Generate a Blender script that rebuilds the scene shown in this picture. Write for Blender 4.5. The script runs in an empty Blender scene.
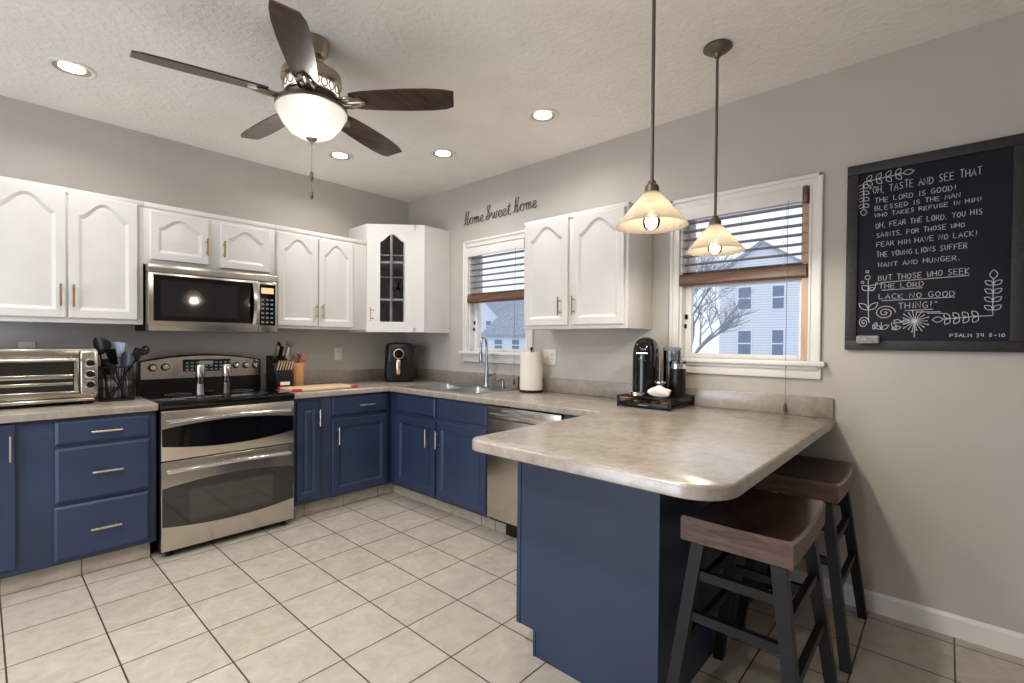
import bpy, bmesh, math, random
from math import sin, cos, pi, radians
from mathutils import Vector, Matrix

random.seed(7)
S = bpy.context.scene
COL = S.collection

# ---------------------------------------------------------------- camera
F_PX, CY, YAW, PITCH, ROLL = 481.868, 347.626, 0.7342, -0.0135, 0.0084
fw = Vector((cos(YAW) * cos(PITCH), sin(YAW) * cos(PITCH), sin(PITCH)))
rt = Vector((sin(YAW), -cos(YAW), 0))
up = rt.cross(fw)
cx_ = cos(ROLL) * rt + sin(ROLL) * up
cy_ = -sin(ROLL) * rt + cos(ROLL) * up
cam_data = bpy.data.cameras.new('camera')
cam = bpy.data.objects.new('camera', cam_data)
COL.objects.link(cam)
cam_data.sensor_width = 36.0
cam_data.lens = F_PX / 1024 * 36.0
cam_data.shift_y = (CY - 341.5) / 1024
cam_data.clip_start = 0.05
cam_data.clip_end = 300
m = Matrix((cx_, cy_, -fw)).transposed().to_4x4()
m.translation = Vector((-2.8932, -4.0238, 1.2906))
cam.matrix_world = m
S.camera = cam

# ---------------------------------------------------------------- view, world, big lights
S.view_settings.view_transform = 'Standard'
S.view_settings.look = 'None'
S.view_settings.exposure = 0.25
S.view_settings.gamma = 1.0
S.view_settings.use_curve_mapping = False
try:
    S.cycles.use_denoising = True
    S.cycles.max_bounces = 8
    S.cycles.diffuse_bounces = 5
    S.cycles.glossy_bounces = 4
    S.cycles.transparent_max_bounces = 16
    S.cycles.sample_clamp_indirect = 6
    S.cycles.caustics_reflective = False
    S.cycles.caustics_refractive = False
except Exception:
    pass

DAYLIGHT = 1.15
W = bpy.data.worlds.new('world')
S.world = W
W.use_nodes = True
wn = W.node_tree
bgn = wn.nodes['Background']
bgn.inputs['Strength'].default_value = DAYLIGHT
wtc = wn.nodes.new('ShaderNodeTexCoord')
wnz = wn.nodes.new('ShaderNodeTexNoise')
wnz.inputs['Scale'].default_value = 2.2
wnz.inputs['Detail'].default_value = 5
wrp = wn.nodes.new('ShaderNodeValToRGB')
wrp.color_ramp.elements[0].position = 0.3
wrp.color_ramp.elements[0].color = (0.71, 0.78, 0.88, 1)
wrp.color_ramp.elements[1].position = 0.7
wrp.color_ramp.elements[1].color = (0.83, 0.87, 0.93, 1)
wn.links.new(wtc.outputs['Generated'], wnz.inputs['Vector'])
wn.links.new(wnz.outputs['Fac'], wrp.inputs['Fac'])
wn.links.new(wrp.outputs['Color'], bgn.inputs['Color'])

P_CAN, P_REARFILL, P_FAN, P_PEND, P_DAYFILL = 4.6, 22.0, 70.0, 12.0, 60.0  # rear and day powers belong to added fill lights
WARM = (1.0, 0.955, 0.91)


def lamp(name, kind, loc, power, color=WARM, size=0.1, rot=None, spread=None, parent=None, shape='DISK', size_y=None):
    d = bpy.data.lights.new(name, kind)
    d.energy = power
    d.color = color
    if kind == 'AREA':
        d.shape = shape
        d.size = size
        if size_y:
            d.size_y = size_y
        if spread:
            d.spread = spread
    elif kind in ('POINT', 'SPOT'):
        d.shadow_soft_size = size
    o = bpy.data.objects.new(name, d)
    COL.objects.link(o)
    o.location = loc
    if rot:
        o.rotation_euler = rot
    if parent:
        o.parent = parent
        o.location = Vector(loc) - parent.location
    return o


# daylight lamp added as fill, outside a made-up garden door out of view
lamp('fill_daylight', 'AREA', (-5.3, -2.05, 1.35), P_DAYFILL, (0.80, 0.89, 1.0), 2.3, (0, radians(-90), 0), None, None, 'RECTANGLE', 2.1)

# ---------------------------------------------------------------- materials
MATS = {}


def mat(name, color, rough=0.5, metal=0.0, spec=0.5, coat=0.0, emit=None, estr=0.0, ior=1.5):
    if name in MATS:
        return MATS[name]
    mm = bpy.data.materials.new(name)
    mm.use_nodes = True
    b = mm.node_tree.nodes['Principled BSDF']
    b.inputs['Base Color'].default_value = (*color, 1)
    b.inputs['Roughness'].default_value = rough
    b.inputs['Metallic'].default_value = metal
    b.inputs['Specular IOR Level'].default_value = spec
    b.inputs['Coat Weight'].default_value = coat
    b.inputs['IOR'].default_value = ior
    if emit:
        b.inputs['Emission Color'].default_value = (*emit, 1)
        b.inputs['Emission Strength'].default_value = estr
    MATS[name] = mm
    return mm


def srgb(r, g, b):
    def f(c):
        c /= 255.0
        return c / 12.92 if c <= 0.04045 else ((c + 0.055) / 1.055) ** 2.4
    return (f(r), f(g), f(b))


def nodes_of(mm):
    nt = mm.node_tree
    return nt, nt.nodes, nt.links, nt.nodes['Principled BSDF']


def noise_var(mm, scale, c1, c2, detail=4, stretch=(1, 1, 1), lo=0.3, hi=0.7, bump=0.0, bdist=0.002, bscale=None, rough_var=None):
    nt, N, L, b = nodes_of(mm)
    tc = N.new('ShaderNodeTexCoord')
    mp = N.new('ShaderNodeMapping')
    mp.inputs['Scale'].default_value = stretch
    L.new(tc.outputs['Object'], mp.inputs['Vector'])
    nz = N.new('ShaderNodeTexNoise')
    nz.inputs['Scale'].default_value = scale
    nz.inputs['Detail'].default_value = detail
    L.new(mp.outputs['Vector'], nz.inputs['Vector'])
    rp = N.new('ShaderNodeValToRGB')
    rp.color_ramp.elements[0].position = lo
    rp.color_ramp.elements[1].position = hi
    rp.color_ramp.elements[0].color = (*c1, 1)
    rp.color_ramp.elements[1].color = (*c2, 1)
    L.new(nz.outputs['Fac'], rp.inputs['Fac'])
    L.new(rp.outputs['Color'], b.inputs['Base Color'])
    if bump:
        n2 = nz
        if bscale:
            n2 = N.new('ShaderNodeTexNoise')
            n2.inputs['Scale'].default_value = bscale
            n2.inputs['Detail'].default_value = 5
            L.new(mp.outputs['Vector'], n2.inputs['Vector'])
        bp = N.new('ShaderNodeBump')
        bp.inputs['Strength'].default_value = bump
        bp.inputs['Distance'].default_value = bdist
        L.new(n2.outputs['Fac'], bp.inputs['Height'])
        L.new(bp.outputs['Normal'], b.inputs['Normal'])
    return rp


M_WALL = mat('wall_paint', srgb(176, 170, 163), 0.75, spec=0.25)
noise_var(M_WALL, 3, srgb(187, 182, 175), srgb(192, 187, 180), bump=0.06, bscale=160, bdist=0.001)
M_CEIL = mat('ceiling_texture', srgb(236, 231, 224), 0.9, spec=0.1)
rp = noise_var(M_CEIL, 5, srgb(241, 236, 229), srgb(246, 242, 236), detail=7, bump=0.6, bscale=38, bdist=0.012)
M_WHITE = mat('white_cabinet_paint', srgb(232, 229, 224), 0.38)
noise_var(M_WHITE, 6, srgb(217, 215, 211), srgb(222, 220, 216))
M_TRIM = mat('white_trim_paint', srgb(230, 228, 224), 0.42)
noise_var(M_TRIM, 8, srgb(227, 225, 221), srgb(232, 230, 226))
M_BLUE = mat('blue_cabinet_paint', srgb(50, 67, 101), 0.42)
noise_var(M_BLUE, 4, srgb(36, 50, 76), srgb(43, 57, 84), bump=0.03, bscale=90)
M_BLUEIN = mat('cabinet_interior', srgb(40, 45, 55), 0.7)
M_STEEL = mat('stainless_steel', srgb(205, 198, 188), 0.24, 1.0)
noise_var(M_STEEL, 40, srgb(196, 189, 179), srgb(213, 206, 196), stretch=(0.4, 0.4, 14), detail=3)
M_CHROME = mat('chrome', (0.8, 0.8, 0.8), 0.08, 1.0)
M_FAUCET = mat('faucet_steel', srgb(170, 172, 176), 0.18, 1.0)
M_SINK = mat('sink_steel', srgb(190, 195, 200), 0.3, 1.0)
M_NICKEL = mat('brushed_nickel', srgb(168, 155, 140), 0.28, 1.0)
M_PENDM = mat('pewter_metal', srgb(112, 104, 96), 0.4, 0.8)
M_BRASS = mat('satin_brass', srgb(172, 146, 94), 0.32, 1.0)
M_CHAMP = mat('champagne_metal', srgb(215, 203, 178), 0.3, 1.0)
M_BLACK = mat('black_plastic', srgb(13, 13, 15), 0.32, spec=0.4)
M_BLACKM = mat('black_matte', srgb(15, 15, 17), 0.6, spec=0.3)
M_GLASSB = mat('black_glass', srgb(9, 9, 10), 0.06, spec=0.6)
M_GLASSW = mat('oven_window_glass', srgb(24, 24, 24), 0.05, ior=1.75)
M_GLASSI = mat('oven_inner_glass', srgb(40, 41, 38), 0.05, ior=1.85)
M_COPPER = mat('copper_metal', srgb(226, 188, 160), 0.25, 1.0)
M_PAPER = mat('paper', srgb(240, 232, 222), 0.9, spec=0.1)
M_GREYP = mat('grey_plastic', srgb(120, 130, 142), 0.4)
M_LBLUE = mat('pale_blue_plastic', srgb(160, 180, 200), 0.4)
M_RED = mat('red_rubber', srgb(190, 50, 42), 0.5)
M_ORANGE = mat('orange_plastic', srgb(205, 105, 70), 0.5)
M_OUTLET = mat('outlet_plastic', srgb(225, 222, 214), 0.4)
M_DARKSLOT = mat('dark_slot', srgb(50, 48, 46), 0.6)
M_CHALKW = mat('chalk', srgb(205, 206, 212), 0.95, spec=0.05)
M_BOARD = mat('chalkboard_slate', srgb(38, 41, 52), 0.7, spec=0.2)
noise_var(M_BOARD, 4, srgb(26, 28, 38), srgb(35, 37, 48), detail=6)
M_BFRAME = mat('chalkboard_frame_wood', srgb(47, 46, 49), 0.6)
noise_var(M_BFRAME, 12, srgb(32, 31, 34), srgb(48, 47, 49), stretch=(1, 6, 6), detail=6, bump=0.1)
M_ERASER = mat('eraser_felt', srgb(150, 147, 144), 0.9, spec=0.1)
noise_var(M_ERASER, 60, srgb(120, 118, 116), srgb(176, 172, 168))
M_WIRE = mat('dark_wire', srgb(48, 43, 40), 0.5, 0.5)
M_LEG = mat('black_painted_wood', srgb(15, 15, 18), 0.5, spec=0.35)
noise_var(M_LEG, 30, srgb(12, 12, 15), srgb(19, 20, 23))
M_SNOW = mat('snow', srgb(225, 230, 240), 0.9, spec=0.1)
M_BAFFLE = mat('brushed_baffle', srgb(190, 180, 165), 0.35, 0.9)
M_RAW = mat('shelf_white', srgb(225, 222, 216), 0.5)


def wood(name, c1, c2, c3, axis, rough=0.4, scale=9.0, coat=0.0):
    mm = mat(name, c2, rough, coat=coat)
    nt, N, L, b = nodes_of(mm)
    tc = N.new('ShaderNodeTexCoord')
    mp = N.new('ShaderNodeMapping')
    sc = [scale, scale, scale]
    sc[axis] = scale * 0.12
    mp.inputs['Scale'].default_value = sc
    L.new(tc.outputs['Object'], mp.inputs['Vector'])
    nz = N.new('ShaderNodeTexNoise')
    nz.inputs['Scale'].default_value = 2.2
    nz.inputs['Detail'].default_value = 6
    nz.inputs['Distortion'].default_value = 1.6
    L.new(mp.outputs['Vector'], nz.inputs['Vector'])
    r = N.new('ShaderNodeValToRGB')
    r.color_ramp.elements[0].position = 0.28
    r.color_ramp.elements[1].position = 0.72
    r.color_ramp.elements[0].color = (*c1, 1)
    r.color_ramp.elements[1].color = (*c3, 1)
    e = r.color_ramp.elements.new(0.5)
    e.color = (*c2, 1)
    L.new(nz.outputs['Fac'], r.inputs['Fac'])
    L.new(r.outputs['Color'], b.inputs['Base Color'])
    bp = N.new('ShaderNodeBump')
    bp.inputs['Strength'].default_value = 0.12
    bp.inputs['Distance'].default_value = 0.003
    L.new(nz.outputs['Fac'], bp.inputs['Height'])
    L.new(bp.outputs['Normal'], b.inputs['Normal'])
    return mm


M_SEAT = wood('dark_seat_wood', srgb(42, 24, 19), srgb(67, 40, 32), srgb(97, 61, 49), 0, 0.26, 9, 0.3)
M_SEATEND = wood('seat_end_grain', srgb(70, 49, 41), srgb(98, 72, 61), srgb(120, 93, 79), 1, 0.5, 22)
M_BLADE = wood('fan_blade_walnut', srgb(44, 32, 28), srgb(66, 48, 41), srgb(88, 64, 54), 0, 0.3, 12, 0.2)
M_BLIND = wood('blind_rail_wood', srgb(78, 52, 38), srgb(104, 72, 54), srgb(128, 92, 70), 1, 0.4, 10)
M_SLAT_BACKLIT = wood('backlit_slat_wood', srgb(122, 112, 108), srgb(140, 128, 122), srgb(152, 140, 134), 1, 0.5, 10)  # slat colour greyed and lightened to carry the light shining through
M_BOARDW = wood('cutting_board_wood', srgb(205, 176, 140), srgb(222, 196, 160), srgb(232, 210, 178), 0, 0.5, 12)
M_CROCK = wood('bamboo_wood', srgb(186, 128, 80), srgb(206, 150, 98), srgb(218, 166, 116), 2, 0.45, 14)
M_JAMB = wood('tan_jamb', srgb(178, 150, 126), srgb(196, 168, 144), srgb(208, 182, 160), 2, 0.5, 8)  # tan grained colour for the right jamb of one window


def counter_mat():
    mm = mat('mottled_laminate', (0.5, 0.45, 0.4), 0.25, ior=2.0)
    nt, N, L, b = nodes_of(mm)
    tc = N.new('ShaderNodeTexCoord')
    n1 = N.new('ShaderNodeTexNoise')
    n1.inputs['Scale'].default_value = 26
    n1.inputs['Detail'].default_value = 8
    n1.inputs['Roughness'].default_value = 0.7
    n2 = N.new('ShaderNodeTexNoise')
    n2.inputs['Scale'].default_value = 4.5
    n2.inputs['Detail'].default_value = 5
    n2.inputs['Distortion'].default_value = 1.0
    for n in (n1, n2):
        L.new(tc.outputs['Object'], n.inputs['Vector'])
    r1 = N.new('ShaderNodeValToRGB')
    r1.color_ramp.elements[0].position = 0.32
    r1.color_ramp.elements[1].position = 0.66
    r1.color_ramp.elements[0].color = (*srgb(128, 116, 103), 1)
    r1.color_ramp.elements[1].color = (*srgb(170, 160, 148), 1)
    r2 = N.new('ShaderNodeValToRGB')
    r2.color_ramp.elements[0].position = 0.35
    r2.color_ramp.elements[1].position = 0.7
    r2.color_ramp.elements[0].color = (*srgb(140, 129, 117), 1)
    r2.color_ramp.elements[1].color = (*srgb(174, 167, 158), 1)
    L.new(n1.outputs['Fac'], r1.inputs['Fac'])
    L.new(n2.outputs['Fac'], r2.inputs['Fac'])
    mx = N.new('ShaderNodeMix')
    mx.data_type = 'RGBA'
    mx.inputs[0].default_value = 0.45
    L.new(r1.outputs['Color'], mx.inputs[6])
    L.new(r2.outputs['Color'], mx.inputs[7])
    L.new(mx.outputs[2], b.inputs['Base Color'])
    return mm


M_COUNTER = counter_mat()
TILE, TX, TY = 0.3053, -0.079, -1.014


def tile_mat():
    mm = mat('floor_tiles', (0.5, 0.45, 0.4), 0.42, spec=0.4)
    nt, N, L, b = nodes_of(mm)
    tc = N.new('ShaderNodeTexCoord')
    mp = N.new('ShaderNodeMapping')
    mp.inputs['Location'].default_value = (-TX + 40 * TILE, -TY + 40 * TILE, 0)
    L.new(tc.outputs['Object'], mp.inputs['Vector'])
    br = N.new('ShaderNodeTexBrick')
    br.offset = 0
    br.squash = 1
    br.inputs['Scale'].default_value = 1
    br.inputs['Brick Width'].default_value = TILE
    br.inputs['Row Height'].default_value = TILE
    br.inputs['Mortar Size'].default_value = 0.0032
    br.inputs['Mortar Smooth'].default_value = 0.1
    br.inputs['Color1'].default_value = (*srgb(178, 170, 158), 1)
    br.inputs['Color2'].default_value = (*srgb(186, 178, 167), 1)
    br.inputs['Mortar'].default_value = (*srgb(74, 58, 48), 1)
    L.new(mp.outputs['Vector'], br.inputs['Vector'])
    n1 = N.new('ShaderNodeTexNoise')
    n1.inputs['Scale'].default_value = 11
    n1.inputs['Detail'].default_value = 9
    n1.inputs['Roughness'].default_value = 0.65
    n1.inputs['Distortion'].default_value = 0.8
    L.new(tc.outputs['Object'], n1.inputs['Vector'])
    r1 = N.new('ShaderNodeValToRGB')
    r1.color_ramp.elements[0].position = 0.3
    r1.color_ramp.elements[1].position = 0.7
    r1.color_ramp.elements[0].color = (0.80, 0.78, 0.75, 1)
    r1.color_ramp.elements[1].color = (1.06, 1.06, 1.06, 1)
    L.new(n1.outputs['Fac'], r1.inputs['Fac'])
    mx = N.new('ShaderNodeMix')
    mx.data_type = 'RGBA'
    mx.blend_type = 'MULTIPLY'
    mx.inputs[0].default_value = 1.0
    L.new(br.outputs['Color'], mx.inputs[6])
    L.new(r1.outputs['Color'], mx.inputs[7])
    L.new(mx.outputs[2], b.inputs['Base Color'])
    bp = N.new('ShaderNodeBump')
    bp.inputs['Strength'].default_value = 0.5
    bp.inputs['Distance'].default_value = 0.003
    bp.invert = True
    L.new(br.outputs['Fac'], bp.inputs['Height'])
    b2 = N.new('ShaderNodeBump')
    b2.inputs['Strength'].default_value = 0.08
    b2.inputs['Distance'].default_value = 0.003
    L.new(n1.outputs['Fac'], b2.inputs['Height'])
    L.new(bp.outputs['Normal'], b2.inputs['Normal'])
    L.new(b2.outputs['Normal'], b.inputs['Normal'])
    return mm


M_TILE = tile_mat()
M_TOETILE = mat('toe_tile', srgb(190, 177, 160), 0.42)
noise_var(M_TOETILE, 14, srgb(160, 149, 135), srgb(182, 171, 157), detail=8)
M_GROUT = mat('dark_grout', srgb(74, 58, 48), 0.9)


def glass_mat(name, tint=(1, 1, 1), gloss=0.08, rough=0.02):
    mm = bpy.data.materials.new(name)
    mm.use_nodes = True
    nt = mm.node_tree
    N, L = nt.nodes, nt.links
    N.remove(N['Principled BSDF'])
    out = [n for n in N if n.type == 'OUTPUT_MATERIAL'][0]
    t = N.new('ShaderNodeBsdfTransparent')
    t.inputs['Color'].default_value = (*tint, 1)
    g = N.new('ShaderNodeBsdfGlossy')
    g.inputs['Roughness'].default_value = rough
    fr = N.new('ShaderNodeLayerWeight')
    fr.inputs['Blend'].default_value = gloss
    mx = N.new('ShaderNodeMixShader')
    L.new(fr.outputs['Fresnel'], mx.inputs['Fac'])
    L.new(t.outputs[0], mx.inputs[1])
    L.new(g.outputs[0], mx.inputs[2])
    L.new(mx.outputs[0], out.inputs['Surface'])
    MATS[name] = mm
    return mm


M_PANE = glass_mat('window_pane', (0.97, 0.98, 1.0), 0.06)
M_CABGLASS = glass_mat('cabinet_glass', (0.9, 0.9, 0.9), 0.2)
M_CLEAR = glass_mat('clear_glass', (0.88, 0.9, 0.92), 0.35)


def shade_mat(name, color, emit, estr, transp, bumpscale=None):
    mm = bpy.data.materials.new(name)
    mm.use_nodes = True
    nt = mm.node_tree
    N, L = nt.nodes, nt.links
    b = N['Principled BSDF']
    out = [n for n in N if n.type == 'OUTPUT_MATERIAL'][0]
    b.inputs['Base Color'].default_value = (*color, 1)
    b.inputs['Roughness'].default_value = 0.25
    b.inputs['Emission Color'].default_value = (*emit, 1)
    b.inputs['Emission Strength'].default_value = estr
    tl = N.new('ShaderNodeBsdfTranslucent')
    tl.inputs['Color'].default_value = (*color, 1)
    tp = N.new('ShaderNodeBsdfTransparent')
    m1 = N.new('ShaderNodeMixShader')
    m1.inputs['Fac'].default_value = 0.5
    m2 = N.new('ShaderNodeMixShader')
    m2.inputs['Fac'].default_value = transp
    L.new(b.outputs[0], m1.inputs[1])
    L.new(tl.outputs[0], m1.inputs[2])
    L.new(m1.outputs[0], m2.inputs[1])
    L.new(tp.outputs[0], m2.inputs[2])
    L.new(m2.outputs[0], out.inputs['Surface'])
    if bumpscale:
        tc = N.new('ShaderNodeTexCoord')
        nz = N.new('ShaderNodeTexVoronoi')
        nz.inputs['Scale'].default_value = bumpscale
        bp = N.new('ShaderNodeBump')
        bp.inputs['Strength'].default_value = 0.6
        bp.inputs['Distance'].default_value = 0.004
        L.new(tc.outputs['Object'], nz.inputs['Vector'])
        L.new(nz.outputs['Distance'], bp.inputs['Height'])
        L.new(bp.outputs['Normal'], b.inputs['Normal'])
        L.new(bp.outputs['Normal'], tl.inputs['Normal'])
    MATS[name] = mm
    return mm


M_PSHADE = shade_mat('pendant_glass', (0.15, 0.125, 0.092), (1.0, 0.88, 0.70), 0.16, 0.28, 95)
M_BOWL = shade_mat('alabaster_glass', (0.03, 0.027, 0.023), (1.0, 0.95, 0.88), 0.75, 0.28)
M_BULB = mat('lit_bulb', (1, 0.8, 0.5), 0.4, emit=(1.0, 0.72, 0.38), estr=6.0)
M_BULBG = glass_mat('bulb_glass', (1.0, 0.93, 0.8), 0.3)
M_CANLIT = mat('lit_lens', (1, 1, 1), 0.4, emit=(1.0, 0.90, 0.74), estr=14.0)
M_BANDLIT = mat('lit_frosted_band', (0.9, 0.88, 0.82), 0.5, emit=(1.0, 0.95, 0.87), estr=1.1)
M_DISPWARM = mat('warm_reflection_display', (0.05, 0.02, 0.01), 0.3, emit=(1.0, 0.5, 0.25), estr=1.2)  # warm reflection on the microwave display, put in as orange emission
M_DISPG = mat('dim_display', (0.02, 0.03, 0.02), 0.3, emit=(0.35, 0.55, 0.35), estr=0.25)


# ---------------------------------------------------------------- geometry helpers
class Fr:
    """wall frame: a along the wall, b out of the wall, c up"""
    def __init__(s, o, u, d):
        s.o, s.u, s.d = Vector(o), Vector(u).normalized(), Vector(d).normalized()

    def __call__(s, a, b, c):
        return s.o + s.u * a + s.d * b + Vector((0, 0, c))


LW = Fr((0, 0, 0), (1, 0, 0), (0, -1, 0))     # range wall, a = x
RW = Fr((0, 0, 0), (0, -1, 0), (-1, 0, 0))    # window wall, a = -y
XY = Fr((0, 0, 0), (1, 0, 0), (0, 1, 0))      # plain world axes


class MB:
    def __init__(s):
        s.bm = bmesh.new()
        s.mats = []

    def mi(s, m_):
        if m_ is None:
            return 0
        if m_ not in s.mats:
            s.mats.append(m_)
        return s.mats.index(m_)

    def faces(s, vs, fs, m_=None):
        i = s.mi(m_)
        bv = [s.bm.verts.new(v) for v in vs]
        for f in fs:
            try:
                ff = s.bm.faces.new([bv[k] for k in f])
                ff.material_index = i
            except ValueError:
                pass
        return s

    def merge(s, other, m_=None):
        i = s.mi(m_)
        other.verts.index_update()
        vs = [v.co.copy() for v in other.verts]
        fs = [[v.index for v in f.verts] for f in other.faces]
        bv = [s.bm.verts.new(v) for v in vs]
        for f in fs:
            ff = s.bm.faces.new([bv[k] for k in f])
            ff.material_index = i
        other.free()

    def box(s, fr, a0, a1, b0, b1, c0, c1, bev=0.0, m_=None, seg=2):
        t = bmesh.new()
        vs = [t.verts.new(fr(a, b, c)) for a in (a0, a1) for b in (b0, b1) for c in (c0, c1)]
        for f in ((0, 1, 3, 2), (4, 6, 7, 5), (0, 4, 5, 1), (2, 3, 7, 6), (0, 2, 6, 4), (1, 5, 7, 3)):
            t.faces.new([vs[k] for k in f])
        if bev:
            bmesh.ops.recalc_face_normals(t, faces=t.faces[:])
            bmesh.ops.bevel(t, geom=t.edges[:], offset=bev, segments=seg, profile=0.5, affect='EDGES', clamp_overlap=True)
        s.merge(t, m_)
        return s

    def prism(s, pts, off, m_=None, bev=0.0):
        """closed polygon pts (3D) swept by vector off"""
        n = len(pts)
        off = Vector(off)
        t = bmesh.new()
        A = [t.verts.new(p) for p in pts]
        B = [t.verts.new(Vector(p) + off) for p in pts]
        t.faces.new(A)
        t.faces.new(B[::-1])
        for k in range(n):
            t.faces.new([A[k], B[k], B[(k + 1) % n], A[(k + 1) % n]])
        if bev:
            bmesh.ops.recalc_face_normals(t, faces=t.faces[:])
            bmesh.ops.bevel(t, geom=t.edges[:], offset=bev, segments=2, profile=0.5, affect='EDGES', clamp_overlap=True)
        s.merge(t, m_)
        return s

    def loft(s, loops, caps=True, m_=None, closed=True):
        n = len(loops[0])
        vs = [p for l in loops for p in l]
        fs = []
        for i in range(len(loops) - 1):
            for k in range(n if closed else n - 1):
                k2 = (k + 1) % n
                fs.append((i * n + k, i * n + k2, (i + 1) * n + k2, (i + 1) * n + k))
        if caps:
            fs.append(tuple(range(n)))
            fs.append(tuple((len(loops) - 1) * n + k for k in range(n))[::-1])
        return s.faces(vs, fs, m_)

    def lathe(s, prof, base, axis=(0, 0, 1), seg=24, m_=None, caps=True):
        ax = Vector(axis).normalized()
        t = Vector((1, 0, 0)) if abs(ax.x) < 0.9 else Vector((0, 1, 0))
        e1 = ax.cross(t).normalized()
        e2 = ax.cross(e1)
        base = Vector(base)
        loops = []
        for r, z in prof:
            r = max(r, 0.0002)
            loops.append([base + ax * z + e1 * (r * cos(2 * pi * k / seg)) + e2 * (r * sin(2 * pi * k / seg)) for k in range(seg)])
        return s.loft(loops, caps, m_)

    def tube(s, pts, r, seg=8, m_=None, closed=False, taper=None):
        pts = [Vector(p) for p in pts]
        n = len(pts)
        loops = []
        prev = None
        for i in range(n):
            if closed:
                d = pts[(i + 1) % n] - pts[i - 1]
            else:
                d = pts[min(i + 1, n - 1)] - pts[max(i - 1, 0)]
            if d.length < 1e-9:
                d = Vector((0, 0, 1))
            d.normalize()
            if prev is None:
                t = Vector((0, 0, 1)) if abs(d.z) < 0.9 else Vector((1, 0, 0))
                e1 = d.cross(t).normalized()
            else:
                e1 = prev - d * prev.dot(d)
                if e1.length < 1e-6:
                    e1 = d.cross(Vector((0.3, 0.5, 0.8)))
                e1.normalize()
            prev = e1
            e2 = d.cross(e1)
            rr = r if taper is None else r * (1 + (taper - 1) * i / max(1, n - 1))
            loops.append([pts[i] + e1 * (rr * cos(2 * pi * k / seg)) + e2 * (rr * sin(2 * pi * k / seg)) for k in range(seg)])
        if closed:
            loops.append(loops[0])
        return s.loft(loops, not closed, m_)

    def bar(s, p, q, w, h, m_=None, upv=(0, 0, 1), w2=None, h2=None):
        """square bar from p to q"""
        p, q = Vector(p), Vector(q)
        d = (q - p).normalized()
        upv = Vector(upv)
        e1 = d.cross(upv).normalized()
        e2 = e1.cross(d)
        w2 = w2 or w
        h2 = h2 or h
        def ring(c, ww, hh):
            return [c + e1 * (i * ww / 2) + e2 * (j * hh / 2) for i, j in ((-1, -1), (1, -1), (1, 1), (-1, 1))]
        return s.loft([ring(p, w, h), ring(q, w2, h2)], True, m_)

    def ball(s, c, r, m_=None, sx=1, sy=1, sz=1, seg=16):
        c = Vector(c)
        loops = []
        for i in range(0, 11):
            th = pi * i / 10
            rr = max(sin(th), 0.003) * r
            loops.append([c + Vector((sx * rr * cos(2 * pi * k / seg), sy * rr * sin(2 * pi * k / seg), -sz * r * cos(th))) for k in range(seg)])
        return s.loft(loops, True, m_)


CUR = {'o': Vector((0, 0, 0))}


def finish(mb, name, m_, parent=None, smooth=35, origin=None):
    bm = mb.bm
    bmesh.ops.recalc_face_normals(bm, faces=bm.faces[:])
    o3 = Vector(origin) if origin is not None else (Vector((0, 0, 0)) if parent is None else CUR['o'])
    bmesh.ops.translate(bm, verts=bm.verts[:], vec=-o3)
    me = bpy.data.meshes.new(name)
    bm.to_mesh(me)
    bm.free()
    if mb.mats:
        for x in mb.mats:
            me.materials.append(x)
    else:
        me.materials.append(m_)
    if smooth:
        me.shade_smooth()
        me.set_sharp_from_angle(angle=radians(smooth))
    o = bpy.data.objects.new(name, me)
    COL.objects.link(o)
    if parent is not None:
        o.parent = parent
    else:
        o.location = o3
    return o


def thing(name, label, cat, loc, group=None):
    o = bpy.data.objects.new(name, None)
    o.empty_display_size = 0.05
    COL.objects.link(o)
    o.location = loc
    o['label'] = label
    o['category'] = cat
    if group:
        o['group'] = group
    CUR['o'] = Vector(loc)
    return o


def tag(o, label, cat, group=None):
    o['label'] = label
    o['category'] = cat
    if group:
        o['group'] = group
    return o


def struct(o):
    o['kind'] = 'structure'
    return o


def solo(mb, name, m_, label, cat, origin, group=None, smooth=35):
    return tag(finish(mb, name, m_, None, smooth, origin), label, cat, group)


# ---------------------------------------------------------------- room shell
H = 2.668
XL, YR = -5.2, -6.6      # far walls behind the camera
T = 0.14
mb = MB()
mb.box(XY, XL - T, T, YR - T, T, -0.12, 0.0)
struct(finish(mb, 'floor', M_TILE, None, 0))
mb = MB()
mb.box(XY, XL - T, T, YR - T, T, H, H + 0.12)
struct(finish(mb, 'ceiling', M_CEIL, None, 0))
mb = MB()
mb.box(LW, XL - T, T, -T, 0, 0, H)
struct(finish(mb, 'wall_left', M_WALL, None, 0))
mb = MB()
mb.box(LW, XL - T, T, -YR, -YR + T, 0, H)
struct(finish(mb, 'wall_rear', M_WALL, None, 0))

WIN1 = (0.898, 1.585, 1.20, 2.105)
WIN2 = (2.80, 3.487, 1.20, 2.105)
mb = MB()
cuts = [0.0, WIN1[0], WIN1[1], WIN2[0], WIN2[1], -YR]
for i in range(5):
    if i in (1, 3):
        mb.box(RW, cuts[i], cuts[i + 1], -T, 0, 0, 1.20)
        mb.box(RW, cuts[i], cuts[i + 1], -T, 0, 2.105, H)
    else:
        mb.box(RW, cuts[i], cuts[i + 1], -T, 0, 0, H)
bmesh.ops.remove_doubles(mb.bm, verts=mb.bm.verts[:], dist=1e-5)
struct(finish(mb, 'wall_right', M_WALL, None, 0))
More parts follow.
